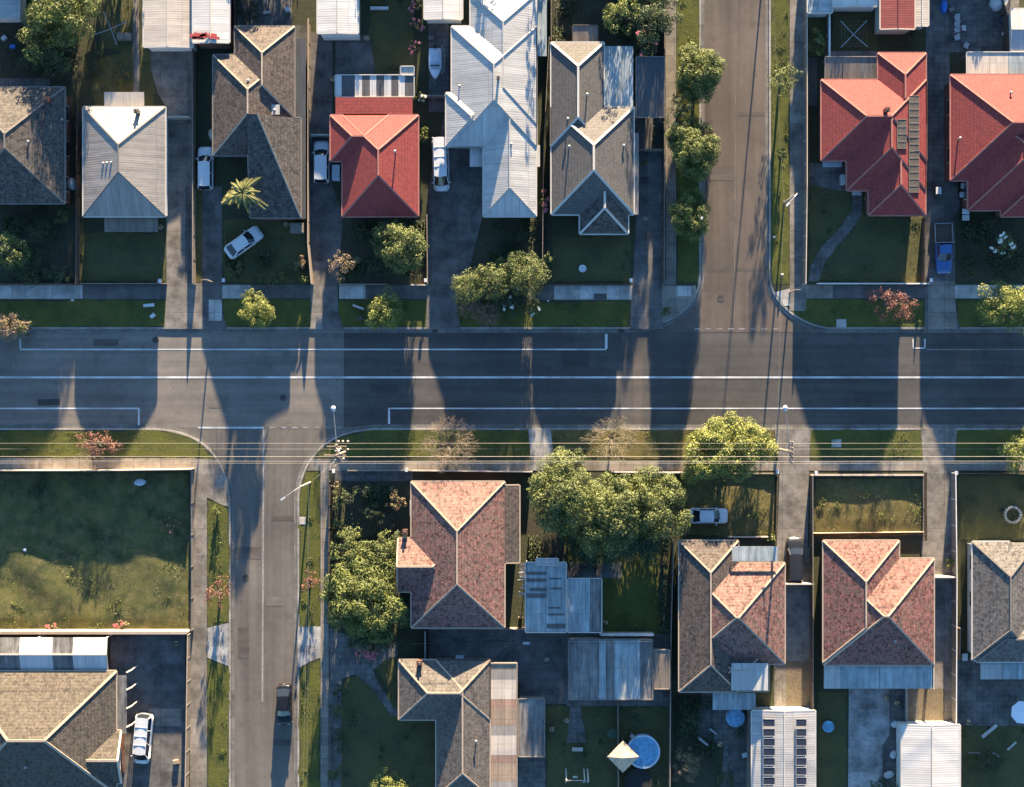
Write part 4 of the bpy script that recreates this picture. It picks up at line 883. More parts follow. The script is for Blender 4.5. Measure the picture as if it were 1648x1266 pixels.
T('narrow green shrub along the garden fence', 545, 800, 12, 22, 2.4, 'leafo', 'garden_shrub', 'shrub'); T('narrow shrub lower down the garden fence', 542, 922, 16, 20, 2.4, 'leafo', 'garden_shrub', 'shrub'); T('dark bushy shrub among the garden trees', 590, 906, 18, 24, 2.6, 'leafd', 'garden_shrub', 'shrub')
T('round brownish shrub near the terracotta house corner', 637, 806, 14, 22, 1.8, 'leafp', 'garden_shrub', 'shrub'); T('pale bare bush by the gate post', 539, 783, 7, 9, 1.2, 'leafp', 'garden_shrub', 'shrub')
for i, (x, y, r) in enumerate(((546, 1112, 15), (542, 1142, 15), (540, 1244, 14))): T(('clipped dark ball shrub in front garden, topmost', 'clipped olive ball shrub in the front garden, middle', 'clipped olive ball shrub at the bottom edge')[i], x, y, r, r, 1.5, ('leafd', 'leafo', 'leafo')[i], 'clipped_shrub', 'shrub')
T('dark shrub row before the front lawn', 545, 1190, 12, 26, 1.0, 'leafd', 'garden_shrub', 'shrub'); T('bushy tree at the bottom edge before the grey house', 632, 1266, 40, 26, 3.0, 'leafy', leaf=.22)
T('small red leaved tree on the lower street verge', 350, 953, 27, 26, 3.0, 'leafr', hollow=.8, dens=9); T('small reddish tree on the opposite street verge', 497, 935, 18, 18, 2.4, 'leafr', hollow=.8, dens=7); T('small green shrub at the top of the street verge', 348, 822, 9, 10, 1.2, 'leaf', 'garden_shrub', 'shrub')
for i in range(6): T(('dark hedge shrub along the boundary, first from the canopy', 'dark hedge shrub along the boundary, second', 'dark hedge shrub along the boundary, third', 'dark hedge shrub along the boundary, fourth', 'dark hedge shrub along the boundary, fifth', 'dark hedge shrub along the boundary, nearest the steel blue shed')[i], 1068, 885 + i * 25, 10, 13, 1.9, 'leafd', 'garden_shrub', 'shrub', group='hedge shrubs along the boundary')
T('brownish green bush beside the pool fence', 1104, 1232, 26, 30, 2.6, 'leafp', 'garden_shrub', 'shrub'); T('dark bush by the patio curve', 1162, 1252, 24, 18, 2.0, 'leafd', 'garden_shrub', 'shrub'); T('shaded bush behind the mottled house', 1110, 1158, 22, 20, 1.8, 'leafd', 'garden_shrub', 'shrub')
T('small dark palm like bush by the spa', 1192, 1182, 9, 12, 1.8, 'leafd', 'garden_shrub', 'shrub'); T('dark tree at the bottom edge on the pale slab', 1424, 1262, 28, 12, 2.2, 'leafd', 'garden_shrub', 'shrub')
T('weedy green bush in the last back yard', 1590, 1225, 34, 22, 1.1, 'leafd', 'garden_shrub', 'shrub'); T('bush at the yard fence beside the cream shed', 1552, 1178, 6, 12, 1.6, 'leafo', 'garden_shrub', 'shrub')
T('low green shrub at the driveway edge by the white car', 1242, 866, 10, 8, 1.0, 'leafy', 'garden_shrub', 'shrub'); T('round potted shrub by the white gate', 1530, 906, 7, 9, 1.2, 'leafy', 'garden_shrub', 'shrub')
T('clump of shrub at the fence behind the striped carport', 195, 1004, 14, 6, .9, 'leafp', 'garden_shrub', 'shrub', flowers=('flowr', 5)); T('low dull clump on the vacant lot', 82, 1008, 12, 5, .6, 'leafp', 'garden_shrub', 'shrub', flowers=('flowr', 3))
T('red flowering low hedge under the dark tree', 592, 1052, 24, 6, .8, 'leafd', 'flowering_shrub', 'shrub', flowers=('flowr', 30)); T('grey weedy shrub in the middle of the vacant lot', 272, 846, 18, 16, .7, 'leafp', 'garden_shrub', 'shrub', hollow=.9, dens=5)
T('low shrub on the vacant lot near the front fence', 62, 790, 18, 14, .6, 'leafd', 'garden_shrub', 'shrub', hollow=.9, dens=6)
# trees outside the top edge that shade the back yards and roofs
T('narrow tree beyond the top edge by the white metal house', 870, -60, 17, 30, 7.4, 'leafo', leaf=.32, dens=8); T('tree beyond the top edge over the white metal house', 796, -70, 30, 30, 6.2, 'leafo', leaf=.32, dens=8); T('tall tree beyond the top edge behind the carport', 1010, -90, 70, 50, 4.6, 'leafo', leaf=.32, dens=8)
T('tall tree beyond the top edge behind the charcoal house', 60, -90, 90, 60, 6.0, 'leafo', leaf=.32, dens=8); T('tree beyond the top edge by the clothesline yard', 1360, -110, 60, 50, 4.9, 'leafo', leaf=.32, dens=8)
T('tree beyond the top edge behind the plain garage', 610, -90, 70, 50, 4.8, 'leafo', leaf=.32, dens=8); T('tree beyond the top edge behind the long brown house', 420, -100, 80, 60, 4.5, 'leafo', leaf=.32, dens=8)
T('tree beyond the top edge over the paved yard', 1570, -90, 70, 50, 4.8, 'leafo', leaf=.32, dens=8); T('tree beyond the top edge behind the hipped metal house', 190, -130, 60, 50, 5.6, 'leafo', leaf=.32, dens=8)
# palm
def palm(label, x, y, h, fr):
    c0 = P(x, y, h); t = thing('palm_tree', label, 'palm tree', (c0.x, c0.y, 0)); m = MB()
    m.tube([(0, 0, -.05), (.05, 0, h * .5), (0, 0, h)], [.24, .19, .22], 10); part('trunk', m, MAT['bark'], t)
    for ang, L, wd in fr:
        a = rad(ang); m = MB(); d = Vector((math.cos(a), math.sin(a), 0)); s = Vector((-d.y, d.x, 0)); pts = []
        for k in range(15):
            u = k / 14; pts.append(d * L * u * (1 - .1 * u) + Vector((0, 0, h + .75 * math.sin(u * 2.0) * (1 - u * .6) - .9 * u * u)))
        m.tube(pts, [.035] * 8 + [.02] * 7, 4)
        for k in range(1, 15):
            for j in (0, .33, .66):
                u = (k - j) / 14; p = pts[k].lerp(pts[k - 1], j); ll = wd * .8 * (.3 + math.sin(min(1, u * 1.1) * 3.0) * .7)
                for sg in (-1, 1):
                    q = p + s * sg * ll + d * ll * .55 + Vector((0, 0, -.35 * ll)); w = d * .04; m.face([p - w * .4, q, p + w])
        part('frond', m, MAT['palm'], t)
palm('palm tree with drooping pale fronds before the brown house', 391, 309, 4.6, [(42, 2.9, .45), (75, 1.9, .55), (108, 1.4, .55), (142, 2.0, .35), (205, 2.9, .75), (192, 2.2, .7), (232, 1.5, .5), (282, 2.4, .35), (318, 1.5, .5), (331, 3.2, .4), (322, 3.1, .35), (350, 1.2, .5), (20, 1.3, .5), (170, 1.2, .5), (58, 2.2, .3), (120, 1.9, .3), (158, 1.6, .4), (218, 2.2, .5), (250, 1.9, .35), (300, 1.8, .35), (5, 1.9, .3), (96, 1.1, .4)])

# ------------------------------------------------------------------ vehicles (local x is forward)
def car(label, x, y, L, Wd, Hh, ang, kind='sedan', paint='cwhite', name='parked_car', cat='car', group='cars parked in drives and streets'):
    """body lofted from cross-sections; profile by kind"""
    t = thing(name, label, cat, tuple(P(x, y, 0)), group, rad(ang)); paintm = MAT[paint]
    hl = L / 2; w = Wd / 2
    if kind == 'sedan': fr, wt, rt, rb, dk, belt = .24, .40, .74, .90, .98, .92     # hood end, windscreen top, rear glass top, rear glass base, boot top
    elif kind == 'wagon': fr, wt, rt, rb, dk, belt = .23, .38, .93, .985, .95, .95
    elif kind == 'van': fr, wt, rt, rb, dk, belt = .10, .25, .965, .99, 1.1, 1.05
    elif kind == 'ute': fr, wt, rt, rb, dk, belt = .26, .40, .555, .60, .62, .95
    X = lambda u: hl - u * L
    st = [0, .008, .025, .05, .09, .14, fr, .4, .6, .75, .87, .92, .955, .98, .993, 1.0]
    if kind == 'ute': st = [0, .008, .025, .05, .09, .14, fr, .4, .5, .58, .60]
    hood = belt - .12 if kind != 'van' else belt - .05
    def sec(u):
        e = min(u, (1 - u) if kind != 'ute' else 1.0); ww = w * (1 - .30 * max(0, 1 - e / .10) ** 2.4 - .03 * max(0, 1 - u / .3))
        zt = belt if fr <= u <= .9 else (hood + (belt - hood) * min(1, u / fr) if u < fr else belt - .03)
        zt -= .26 * max(0, 1 - u / .09) ** 2 + (.12 * max(0, 1 - (1 - u) / .05) ** 2 if kind != 'ute' else 0)
        x_ = X(u)
        return [(x_, 0, .22), (x_, ww * .86, .22), (x_, ww * .98, .36), (x_, ww, .60), (x_, ww * .97, zt - .12), (x_, ww * .90, zt - .02), (x_, ww * .55, zt + .025), (x_, 0, zt + .035)]
    m = MB(); vs = []; ns = len(st); 
    for u in st:
        q = sec(u); vs += q + [(a, -b, c) for a, b, c in reversed(q[1:-1])]
    k = 14; fs = []
    for i in range(ns - 1):
        for j in range(k): fs.append((i * k + j, i * k + (j + 1) % k, (i + 1) * k + (j + 1) % k, (i + 1) * k + j))
    fs.append(tuple(range(k))); fs.append(tuple((ns - 1) * k + j for j in reversed(range(k)))); m.mesh(vs, fs)
    part('body', m, paintm, t, True)
    # cabin: base ring on the belt line, top ring = roof
    bz = belt + .0; tz = Hh - .04; b0, b1, t0, t1 = X(fr), X(rb), X(wt), X(rt); wb, wt_ = w * .87, w * .70
    def quad(name, a, b, c, d, mat=MAT['cglass']):
        m = MB(); m.face([a, b, c, d]); return part(name, m, mat, t)
    bow = .12
    def screen(name, xb_, xt_, bo, bo2):
        m = MB(); vs = []
        for j in range(9):
            v = j / 8 * 2 - 1; q = 1 - v * v; vs += [(xb_ + bo * q, v * wb, bz + .01), (xt_ + bo2 * q, v * wt_, tz + .02 * q)]
        m.mesh(vs, [(2 * j, 2 * j + 1, 2 * j + 3, 2 * j + 2) for j in range(8)]); part(name, m, MAT['cglass'], t, True)
    screen('windscreen', b0 - .10, t0, .20, .10)
    screen('rear_window', b1, t1, -.10, -.06)
    for sg in (1, -1):
        quad('side_window', (b0 - .10, wb * sg, bz), (b1, wb * sg, bz), (t1, wt_ * sg, tz), (t0, wt_ * sg, tz), MAT['cglass'])
    m = MB(); n = 6; vs = []
    for i in range(n + 1):
        u = i / n; 
        for j in range(5):
            v = j / 4 * 2 - 1; xx = (t0 + .10 * (1 - v * v)) * (1 - u) + (t1 - .06 * (1 - v * v)) * u; vs.append((xx, v * (wt_ + .02), tz + .015 + .06 * (1 - v * v) * (1 - (2 * u - 1) ** 4 * .4)))
    m.mesh(vs, [(i * 5 + j, i * 5 + j + 1, (i + 1) * 5 + j + 1, (i + 1) * 5 + j) for i in range(n) for j in range(4)]); part('roof', m, paintm, t, True)
    for sg in (1, -1):
        m = MB(); m.beam((b0 - .10, wb * sg, bz), (t0, wt_ * sg, tz), .07, .07); m.beam((b1, wb * sg, bz), (t1, wt_ * sg, tz), .12, .09); m.beam((t0, (wt_) * sg, tz + .02), (t1, (wt_) * sg, tz + .02), .09, .06)
        for q in ((.5,) if kind != 'van' else (.33, .66)): m.beam((b0 + (b1 - b0) * q, (wb + .005) * sg, bz), (t0 + (t1 - t0) * q, (wt_ + .01) * sg, tz), .08, .05)
        part('pillar_frame', m, paintm, t)
    if kind in ('van',) :
        m = MB()
        for q in (.25, .5, .75): m.beam((t0 + (t1 - t0) * q, -wt_, tz + .07), (t0 + (t1 - t0) * q, wt_, tz + .07), .06, .05)
        part('roof_rack', m, MAT['plastic'], t)
    m = MB()
    for sg in (1, -1):
        m.beam((X(.02), w * .60 * sg, hood - .12), (b0 + .08, w * .74 * sg, hood + .055), .025, .06)
        for q in (.42, .60): m.beam((X(q), (w * .99) * sg, .40), (X(q), (w * .955) * sg, belt - .08), .02, .03)
    m.beam((X(.885), -w * .7, belt + .02), (X(.885), w * .7, belt + .02), .02, .03) if kind == 'sedan' else None
    part('panel_gap', m, MAT['rubber'], t)
    m = MB(); m.beam((b0 + .10, -.35, belt + .05), (b0 - .06, .30, belt + .10), .03, .03); m.beam((b0 + .08, .15, belt + .05), (b0 - .08, .62, belt + .10), .03, .03); part('wiper', m, MAT['rubber'], t)
    for sx in (X(.18), X(.80)):
        for sg in (1, -1):
            m = MB(); ring = [(.33, -.11), (.33, .11)]; vs = []; fs = []; N = 16
            for yy in (-.11, .11):
                for i in range(N): a = 2 * math.pi * i / N; vs.append((sx + .33 * math.cos(a), sg * (w - .10) + yy, .33 + .33 * math.sin(a)))
            fs = [(i, (i + 1) % N, N + (i + 1) % N, N + i) for i in range(N)] + [tuple(range(N)), tuple(range(N, 2 * N))]; m.mesh(vs, fs); wo = part('wheel', m, MAT['rubber'], t)
            m = MB(); vs = [(sx + .2 * math.cos(2 * math.pi * i / 12), sg * (w + .015), .33 + .2 * math.sin(2 * math.pi * i / 12)) for i in range(12)]; m.face(vs); part('rim', m, MAT['rim'], wo)
    for sg in (1, -1):
        m = MB(); m.box((hl - .12, sg * w * .58, .60), (.14, .34, .13)); part('headlight', m, MAT['hlight'], t)
        m = MB(); m.box((-hl + .06, sg * w * .62, .70), (.06, .26, .16)); part('tail_light', m, MAT['tlight'], t)
        m = MB(); m.box((b0 - .30, sg * (w + .05), belt + .04), (.11, .17, .12)); part('wing_mirror', m, paintm, t)
    if kind == 'ute':
        xa, xb = X(.62), X(1.0); m = MB(); tw = w + .06
        m.box(((xa + xb) / 2, 0, .78), (xa - xb, 2 * tw, .08)); m.box(((xa + xb) / 2, 0, .5), (xa - xb, w, .3)); tr = part('tray', m, MAT['woodd'], t)
        m = MB()
        for a, b, c, d in (((xa + xb) / 2, tw, xa - xb, .07), ((xa + xb) / 2, -tw, xa - xb, .07), (xa, 0, .07, 2 * tw), (xb, 0, .07, 2 * tw)): m.box((a, b, .98), (c, d, .36))
        part('tray_side', m, MAT['steel'], t)
        m = MB(); m.beam((xa + .06, -tw, 1.0), (xa + .06, -tw, 1.55), .06, .06); m.beam((xa + .06, tw, 1.0), (xa + .06, tw, 1.55), .06, .06); m.beam((xa + .06, -tw, 1.55), (xa + .06, tw, 1.55), .06, .06); part('headboard', m, MAT['steel'], t)
    else:
        for sx in (hl - .02, -hl + .02): m = MB(); m.box((sx * .985, 0, .42), (.12, w * 1.15, .14)); part('bumper', m, MAT['rubber'], t)
    return t
car('white wagon parked in the shaded drive beside the brown tiled house', 333, 272, 4.75, 1.72, 1.5, 90, 'wagon')
car('white sedan parked askew on the grass behind the palm', 394, 391, 4.5, 1.75, 1.42, 36, 'sedan')
car('white hatchback in the drive beside the bright red house', 519, 262, 4.7, 1.8, 1.55, 90, 'wagon', 'cwhite')
car('long white minibus against the large white metal house', 710, 266, 5.9, 1.85, 2.0, -88, 'van', 'cwhite', 'parked_van', 'van')
car('white sedan facing east on the dry lawn beside the broad canopy', 1139, 829, 4.25, 1.75, 1.42, 0, 'sedan')
car('dark station wagon in the sunny driveway beside the mottled house', 1277, 899, 5.0, 1.8, 1.45, 90, 'wagon', 'cgrey')
car('black sedan parked at the kerb of the lower street', 459, 1132, 4.45, 1.72, 1.42, -90, 'sedan', 'cdark')
car('white van on the dark paved court beside the tan house', 233, 1186, 5.5, 1.9, 2.0, -95, 'van', 'cwhite', 'parked_van', 'van')
car('blue pickup with an open tray in the shaded right driveway', 1515, 401, 5.5, 1.78, 1.6, -88, 'ute', 'cblue', 'pickup_truck', 'pickup')
# covered boat on a trailer
b = thing('trailer_boat', 'small pale boat on a trailer behind the white garage', 'boat', tuple(P(701, 104)), None, rad(-90))
m = MB(); vs = []; st = [(1.75, .05, .95), (1.3, .42, .92), (.6, .68, .88), (-.4, .74, .86), (-1.6, .68, .86)]
for x_, w_, z_ in st: vs += [(x_, 0, .4), (x_, w_ * .7, .5), (x_, w_, z_), (x_, w_ * .8, z_ + .03), (x_, 0, z_ + .14), (x_, -w_ * .8, z_ + .03), (x_, -w_, z_), (x_, -w_ * .7, .5)]
fs = [(i * 8 + j, i * 8 + (j + 1) % 8, (i + 1) * 8 + (j + 1) % 8, (i + 1) * 8 + j) for i in range(4) for j in range(8)] + [tuple(range(32, 40))]; m.mesh(vs, fs); part('hull', m, MAT['canvasw'], b, True)
m = MB(); m.box((-.2, 0, .98), (1.9, .9, .12)); part('cover', m, MAT['poolr'], b); m = MB(); m.box((.35, 0, 1.15), (.08, 1.1, .3)); part('windscreen', m, MAT['cglass'], b)
m = MB(); m.box((-1.75, 0, .95), (.3, .3, .5)); part('outboard_motor', m, MAT['rubber'], b)
m = MB(); m.beam((-1.6, .4, .35), (1.6, .35, .35), .08, .08); m.beam((-1.6, -.4, .35), (1.6, -.35, .35), .08, .08); m.beam((1.6, -.35, .35), (1.6, .35, .35), .08, .08); m.beam((1.6, 0, .35), (2.3, 0, .4), .08, .08); part('trailer_frame', m, MAT['steel'], b)
for sg in (1, -1):
    m = MB(); m.tube([(-.4, sg * .82, .3), (-.4, sg * .98, .3)], .29, 14); part('wheel', m, MAT['rubber'], b)
for k, (dx, L) in enumerate(((6, 3.2), (12, 2.6), (-3, 2.0))):
    p = P(708 + dx * .6, 100); m = MB(); m.tube([(p.x, p.y - L / 2, .9), (p.x + .05, p.y + L / 2, .95)], .06, 6); tag(m.build('metal_pole', MAT['steel']), ('longest grey pole lying beside the boat', 'shorter grey pole lying beside the boat', 'short grey pole lying across the boat')[k], 'pole')

# ------------------------------------------------------------------ fences
def fence(label, pts, h=1.6, mat='wood', w=.06, cap=None, capw=.12, name='paling_fence', step=2.4, rail=True):
    ps = [P(*p, h) for p in pts]; t = thing(name, label, 'fence', (ps[0].x, ps[0].y, 0)); m = MB(); po = MB(); cm = MB()
    g = random.Random(len(label))
    def pb(p, h):
        q = MB(); q.beam(p, p + Vector((0, 0, h + .06)), .10, .10); q.build('post', MAT[cap or mat], t)
    for i in range(len(ps) - 1):
        a, b = Vector((ps[i].x, ps[i].y, 0)), Vector((ps[i + 1].x, ps[i + 1].y, 0)); L = (b - a).length; n = max(1, int(L / step))
        for k in range(n):
            p = a.lerp(b, k / n); q = a.lerp(b, (k + 1) / n); dz = g.uniform(-.03, .03); m.beam(p + Vector((0, 0, h / 2 + dz)), q + Vector((0, 0, h / 2 + dz)), w, h)
            pp = MB(); pb(p, h)
        pb(b, h)
        if cap: cm.beam(a + Vector((0, 0, h + .03)), b + Vector((0, 0, h + .03)), capw, .07)
    m.build('panel', MAT[mat], t)
    if cap: cm.build('top_rail', MAT[cap], t)
    return t
fence('light timber fence between the long driveway and the brown house', [(309, 72), (310, 300), (310, 456)], 1.5, 'wood', cap='woodg', capw=.10)
fence('thin tan fence between the brown house and the red house', [(496, 30), (495.5, 390), (501, 456)], 1.6, 'wood', cap='trimc', capw=.12)
fence('dark timber fence beside the charcoal house', [(124, 165), (122, 456)], 1.3, 'woodd', cap='woodd'); fence('low dark front fence before the small square lawn', [(130, 456), (266, 456)], .7, 'woodd', cap='woodg', capw=.08)
fence('low dark fence before the charcoal house garden', [(-100, 456), (122, 456)], .6, 'woodd'); fence('fence strip behind the hipped metal house', [(222, -60), (214, 170)], .1, 'woodg')
fence('low side fence beside the wide drive', [(687, 345), (688, 456)], .8, 'brick', cap='woodg', capw=.1); fence('short pale front wall before the red house', [(660, 458), (687, 458)], .6, 'fencec', .14, name='garden_wall'); fence('long low wall before the red house garden', [(545, 457), (622, 457)], .5, 'woodg', .12, name='garden_wall')
fence('dark paling fence between the white and grey houses', [(884, 60), (875, 235), (873, 430)], 1.7, 'woodd', cap='woodg', capw=.06); fence('boundary fence from the top behind the grey stepped house', [(887, -60), (887, 64)], 1.6, 'woodd', cap='woodg', capw=.06)
fence('tall dark fence beside the side street footpath', [(1070, -120), (1069, 456)], 1.8, 'woodd', cap='woodg', capw=.06); fence('low front fence before the birdbath lawn', [(893, 457), (1014, 457)], .5, 'woodd')
fence('tall fence between the sunlit verge and corner house', [(1299, -120), (1299, 300), (1297, 456)], 1.7, 'woodg', cap='fencec', capw=.09); fence('low pale front wall before the corner house lawn', [(1316, 456), (1496, 456)], .6, 'fencec', .10, cap='fencew', capw=.14, name='garden_wall')
fence('wooden fence beside the clothesline yard', [(1335, -20), (1335, 90)], 1.5, 'woodg', cap='fencew', capw=.2); fence('dark side fence beside the corner house lawn', [(1489, 350), (1488, 452)], 1.2, 'woodd')
fence('fence on the far side of the paved yard', [(1600, -60), (1620, 20), (1624, 82)], 1.6, 'woodd'); fence('short white gate across the drive beside the metal house', [(266, 187), (304, 187)], 1.5, 'trim', .08, name='side_gate'); fence('short white gate by the white hatchback', [(500, 216), (533, 216)], 1.5, 'trim', .08, name='side_gate')
fence('short grey gate behind the verandah of the brown house', [(452, 174), (484, 174)], 1.5, 'steel', .06, name='side_gate'); fence('grey wire fence beside the patio shrub', [(684, 153), (716, 153)], 1.4, 'steel', .05, name='side_gate')
fence('dark cross fence by the carport bush', [(1028, 240), (1066, 240)], 1.4, 'woodg', .06, name='side_gate'); fence('timber fence between huge tree and clothesline', [(30, 26), (52, 54)], 1.6, 'woodg', cap='woodg')
fence('thin dark fence west of the red house driveway top', [(376, -40), (377, 40)], 1.5, 'woodd')
fence('white topped front fence along the vacant lot', [(-60, 757), (170, 757), (307, 755)], 1.7, 'fencec', .07, cap='fencec', capw=.10); fence('thin wire side fence of the vacant lot', [(308, 758), (308, 1014)], .9, 'woodg', .03, step=3)
fence('broad cream wall between the vacant lot and the striped carport', [(-60, 1018), (301, 1018)], 1.7, 'fencec', .22, cap='trimc', capw=.34, name='garden_wall'); fence('tan side fence of the dark paved court', [(302, 1022), (296, 1400)], 1.6, 'wood', cap='trimc', capw=.10)
fence('grey front fence before the terracotta house', [(560, 757), (662, 757)], 1.0, 'woodg', cap='woodg'); fence('white front fence between footpath and pink roof', [(662, 757), (856, 759)], 1.0, 'woodg', cap='trim', capw=.12); fence('dark garden fence along the lower footpath', [(530, 775), (528, 1000)], 1.2, 'woodd')
fence('low pink and white wall under the large spreading tree', [(985, 759), (1078, 760), (1150, 759)], .6, 'brick', .14, cap='fencew', capw=.18, name='garden_wall'); fence('front wall before the white car lawn', [(1150, 762), (1252, 762)], .35, 'woodg', .1, name='garden_wall')
fence('low front wall before the mottled red house', [(1306, 764), (1486, 764)], .5, 'brick', .12, cap='fencec', capw=.2, name='garden_wall'); fence('thin driveway fence beside the mottled red house lawn', [(1308, 766), (1309, 1140)], 1.5, 'woodd', cap='woodg', capw=.08)
fence('fence between the lawn and the second sunny driveway', [(1486, 766), (1487, 868)], .4, 'woodg', .06); fence('tall white topped fence beside the second sunny driveway', [(1538, 762), (1540, 930), (1539, 1166)], 1.6, 'woodg', cap='fencew', capw=.10)
fence('cream garden edging behind the white car', [(1172, 864), (1246, 864)], .35, 'fencec', .14, name='garden_wall'); fence('pale rail along the back of the lawn before the red mottled roof', [(1310, 858), (1486, 856)], .4, 'leafo' if False else 'fencec', .05)
fence('dark fence beside the white car lawn', [(1251, 766), (1249, 860)], .45, 'woodd'); fence('white driveway gate behind the dark wagon', [(1264, 940), (1309, 940)], 1.5, 'trim', .12, name='side_gate'); fence('white driveway gate near the slate house', [(1503, 929), (1538, 929)], 1.5, 'trim', .14, name='side_gate')
fence('boundary fence from the canopy down to the sheds', [(1084, 870), (1080, 1020), (1078, 1300)], 1.7, 'woodd', cap='woodg', capw=.10); fence('cream wall at the foot of the stripy lawn', [(966, 1021), (1052, 1021)], 1.4, 'fencec', .16, cap='fencew', capw=.3, name='garden_wall')
fence('thin fence dividing the pool yard', [(995, 1136), (996, 1300)], 1.4, 'woodg', .05); fence('dark front fence beside the slate house lawn', [(1545, 762), (1700, 762)], .7, 'woodd'); fence('fence beside the gate post garden', [(664, 1036), (830, 1034)], .2, 'woodg')
fence('fence between the concrete court and front garden', [(684, 1016), (684, 1062)], 1.5, 'steel', .06, cap='steel'); fence('cream capped yard wall east of the terracotta house', [(690, 1013), (850, 1013)], 1.4, 'woodg', .06)
fence('low timber edge beside the front garden path', [(531, 1160), (531, 1400)], .4, 'woodg'); fence('back fence of the spa yard', [(1206, 1142), (1206, 1300)], 1.5, 'woodg'); fence('pale rail beside the right hand dirt strip', [(1460, 1108), (1460, 1168)], .8, 'trim', .05)
fence('timber lattice beside the slate house', [(1546, 1012), (1545, 1060)], 1.5, 'woodg'); fence('white edge boards of the last patio', [(1503, 1068), (1503, 1108)], 2.3, 'trim', .10)

# ------------------------------------------------------------------ power poles, wires and street lamps
def catenary(label, a, b, r=.025, sag=.6, mat='wire', name='power_line'):
    m = MB(); pts = []; n = max(8, int((b - a).length / 3))
    for k in range(n + 1):
        u = k / n; p = a.lerp(b, u); p.z -= sag * 4 * u * (1 - u); pts.append(p)
    m.tube(pts, r, 4); o = m.build(name, MAT[mat]); return tag(o, label, 'power line')
def pole(label, x, y, h=9.0, lamp=None, arms=2, name='power_pole'):
    b = P(x, y); t = thing(name, label, 'power pole', tuple(b)); m = MB(); m.tube([(0, 0, 0), (0, 0, h)], [.17, .11], 12); part('pole', m, MAT['polew'], t)
    for k in range(arms):
        z = h - .3 - k * 1.1; m = MB(); m.beam((0, -1.15, z), (0, 1.15, z), .12, .14); ao = part('crossarm', m, MAT['polew'], t)
        for yy in (-1.05, -.45, .45, 1.05): m = MB(); m.lathe((0, yy, z + .08), [(.05, 0), (.08, .06), (.05, .12), (.08, .18), (.03, .24)], 8); part('insulator', m, MAT['woodg'], ao)
    if lamp:
        dx, dy = lamp; m = MB(); L = 8.0 - 1.4
        m.tube([(0, 0, L), (dx * .3, dy * .3, L + .5), (dx, dy, L + .75)], [.05, .045, .04], 8); part('lamp_arm', m, MAT['steel'], t)
        d = Vector((dx, dy, 0)).normalized(); m = MB(); c = Vector((dx, dy, L + .72)); m.beam(c, c + d * .62, .30, .16); m.lathe(c + d * .34 + Vector((0, 0, -.02)), [(.22, -.06), (.26, .02), (.20, .12), (.06, .16)], 12); part('lamp_head', m, MAT['lamp'], t)
    return t
pA = pole('timber power pole with cluttered crossarms at the lower corner', 556, 727, 8.6, (-.35, 4.6)); pole('timber power pole rising through the large spreading tree', 1250, 722, 8.6, (-.5, 4.3))
pole('timber power pole beyond the western edge', -150, 724, 8.6); pole('timber power pole beyond the eastern edge', 1945, 724, 8.6)
# extra fittings on the corner pole
b0 = P(556, 727); m = MB(); m.lathe((b0.x - .05, b0.y + .42, 6.0), [(.22, 0), (.26, .1), (.26, .7), (.20, .8)], 14); m.build('transformer', MAT['lamp'], pA)
m = MB(); m.beam((b0.x - 1.1, b0.y + .9, 7.2), (b0.x + 1.0, b0.y + .9, 7.2), .12, .12); m.beam((b0.x - 1.3, b0.y + .02, 7.9), (b0.x + 1.1, b0.y - .02, 7.9), .14, .12); m.beam((b0.x, b0.y, 7.5), (b0.x + .75, b0.y - .9, 6.9), .1, .1); m.beam((b0.x, b0.y, 7.6), (b0.x - .9, b0.y - .95, 7.0), .09, .1); m.build('bracket', MAT['wood'], pA)
for i, (x, y) in enumerate(((545, 710), (552, 710), (560, 710), (541, 722), (548, 722), (560, 723), (553, 738))):
    p = P(x, y, 8.0); m = MB(); m.lathe((p.x, p.y, 7.95), [(.09, 0), (.13, .08), (.08, .16), (.12, .24), (.04, .32)], 8); m.build('insulator', MAT['trimc'], pA)
for i, (dy, r, z) in enumerate(((1.05, .008, 8.35), (.45, .006, 8.35), (-.35, .013, 8.35), (-1.05, .008, 8.35), (1.0, .006, 7.25), (-.9, .010, 7.25))):
    xs = [-150, 556, 1250, 1945]
    for j in range(3):
        a = P(xs[j], 724); q = P(xs[j + 1], 724); a.z = q.z = z; a.y += dy; q.y += dy
        catenary(('northmost', 'second', 'third thick', 'southmost', 'lower thin northern', 'lower southern')[i] + ' power line along the verge, ' + ('western', 'middle', 'eastern')[j] + ' span', a, q, r, .35 + .1 * i)
def service(label, p, q, r=.007): catenary(label, P(*p), P(*q), r, .5)
service('thin service wire crossing the street to the red mottled house', (1258, 722, 8.2), (1258, 1000, 4)); service('thin service wire over the junction to the side street', (1252, 722, 8.2), (1262, 323, 7.2)); service('wire over the upper side street', (1262, 323, 7.2), (1240, -120, 7.2))
service('diagonal thick wire from the corner pole to the lower street lamp', (556, 727, 7.2), (497, 778, 7)); service('wire running down the lower street verge', (497, 778, 7), (492, 1400, 7)); service('twin wire running down the lower street verge', (497, 778, 6.8), (484, 1400, 6.8))
service('service wire over the sunny drive to the cream shed', (1266, 760, 4), (1262, 1145, 3.2))
def street_lamp(label, x, y, dx, dy, h=7.0):
    b = P(x, y); t = thing('street_lamp', label, 'street lamp', tuple(b)); m = MB(); m.tube([(0, 0, 0), (0, 0, h)], [.11, .07], 10); part('pole', m, MAT['conc'], t)
    m = MB(); m.tube([(0, 0, h - .1), (dx * .4, dy * .4, h + .2), (dx, dy, h + .3)], [.05, .04, .03], 8); part('lamp_arm', m, MAT['steel'], t)
    d = Vector((dx, dy, 0)).normalized(); m = MB(); c = Vector((dx, dy, h + .28)); m.beam(c, c + d * .5, .18, .12); part('lamp_head', m, MAT['plastic'], t)
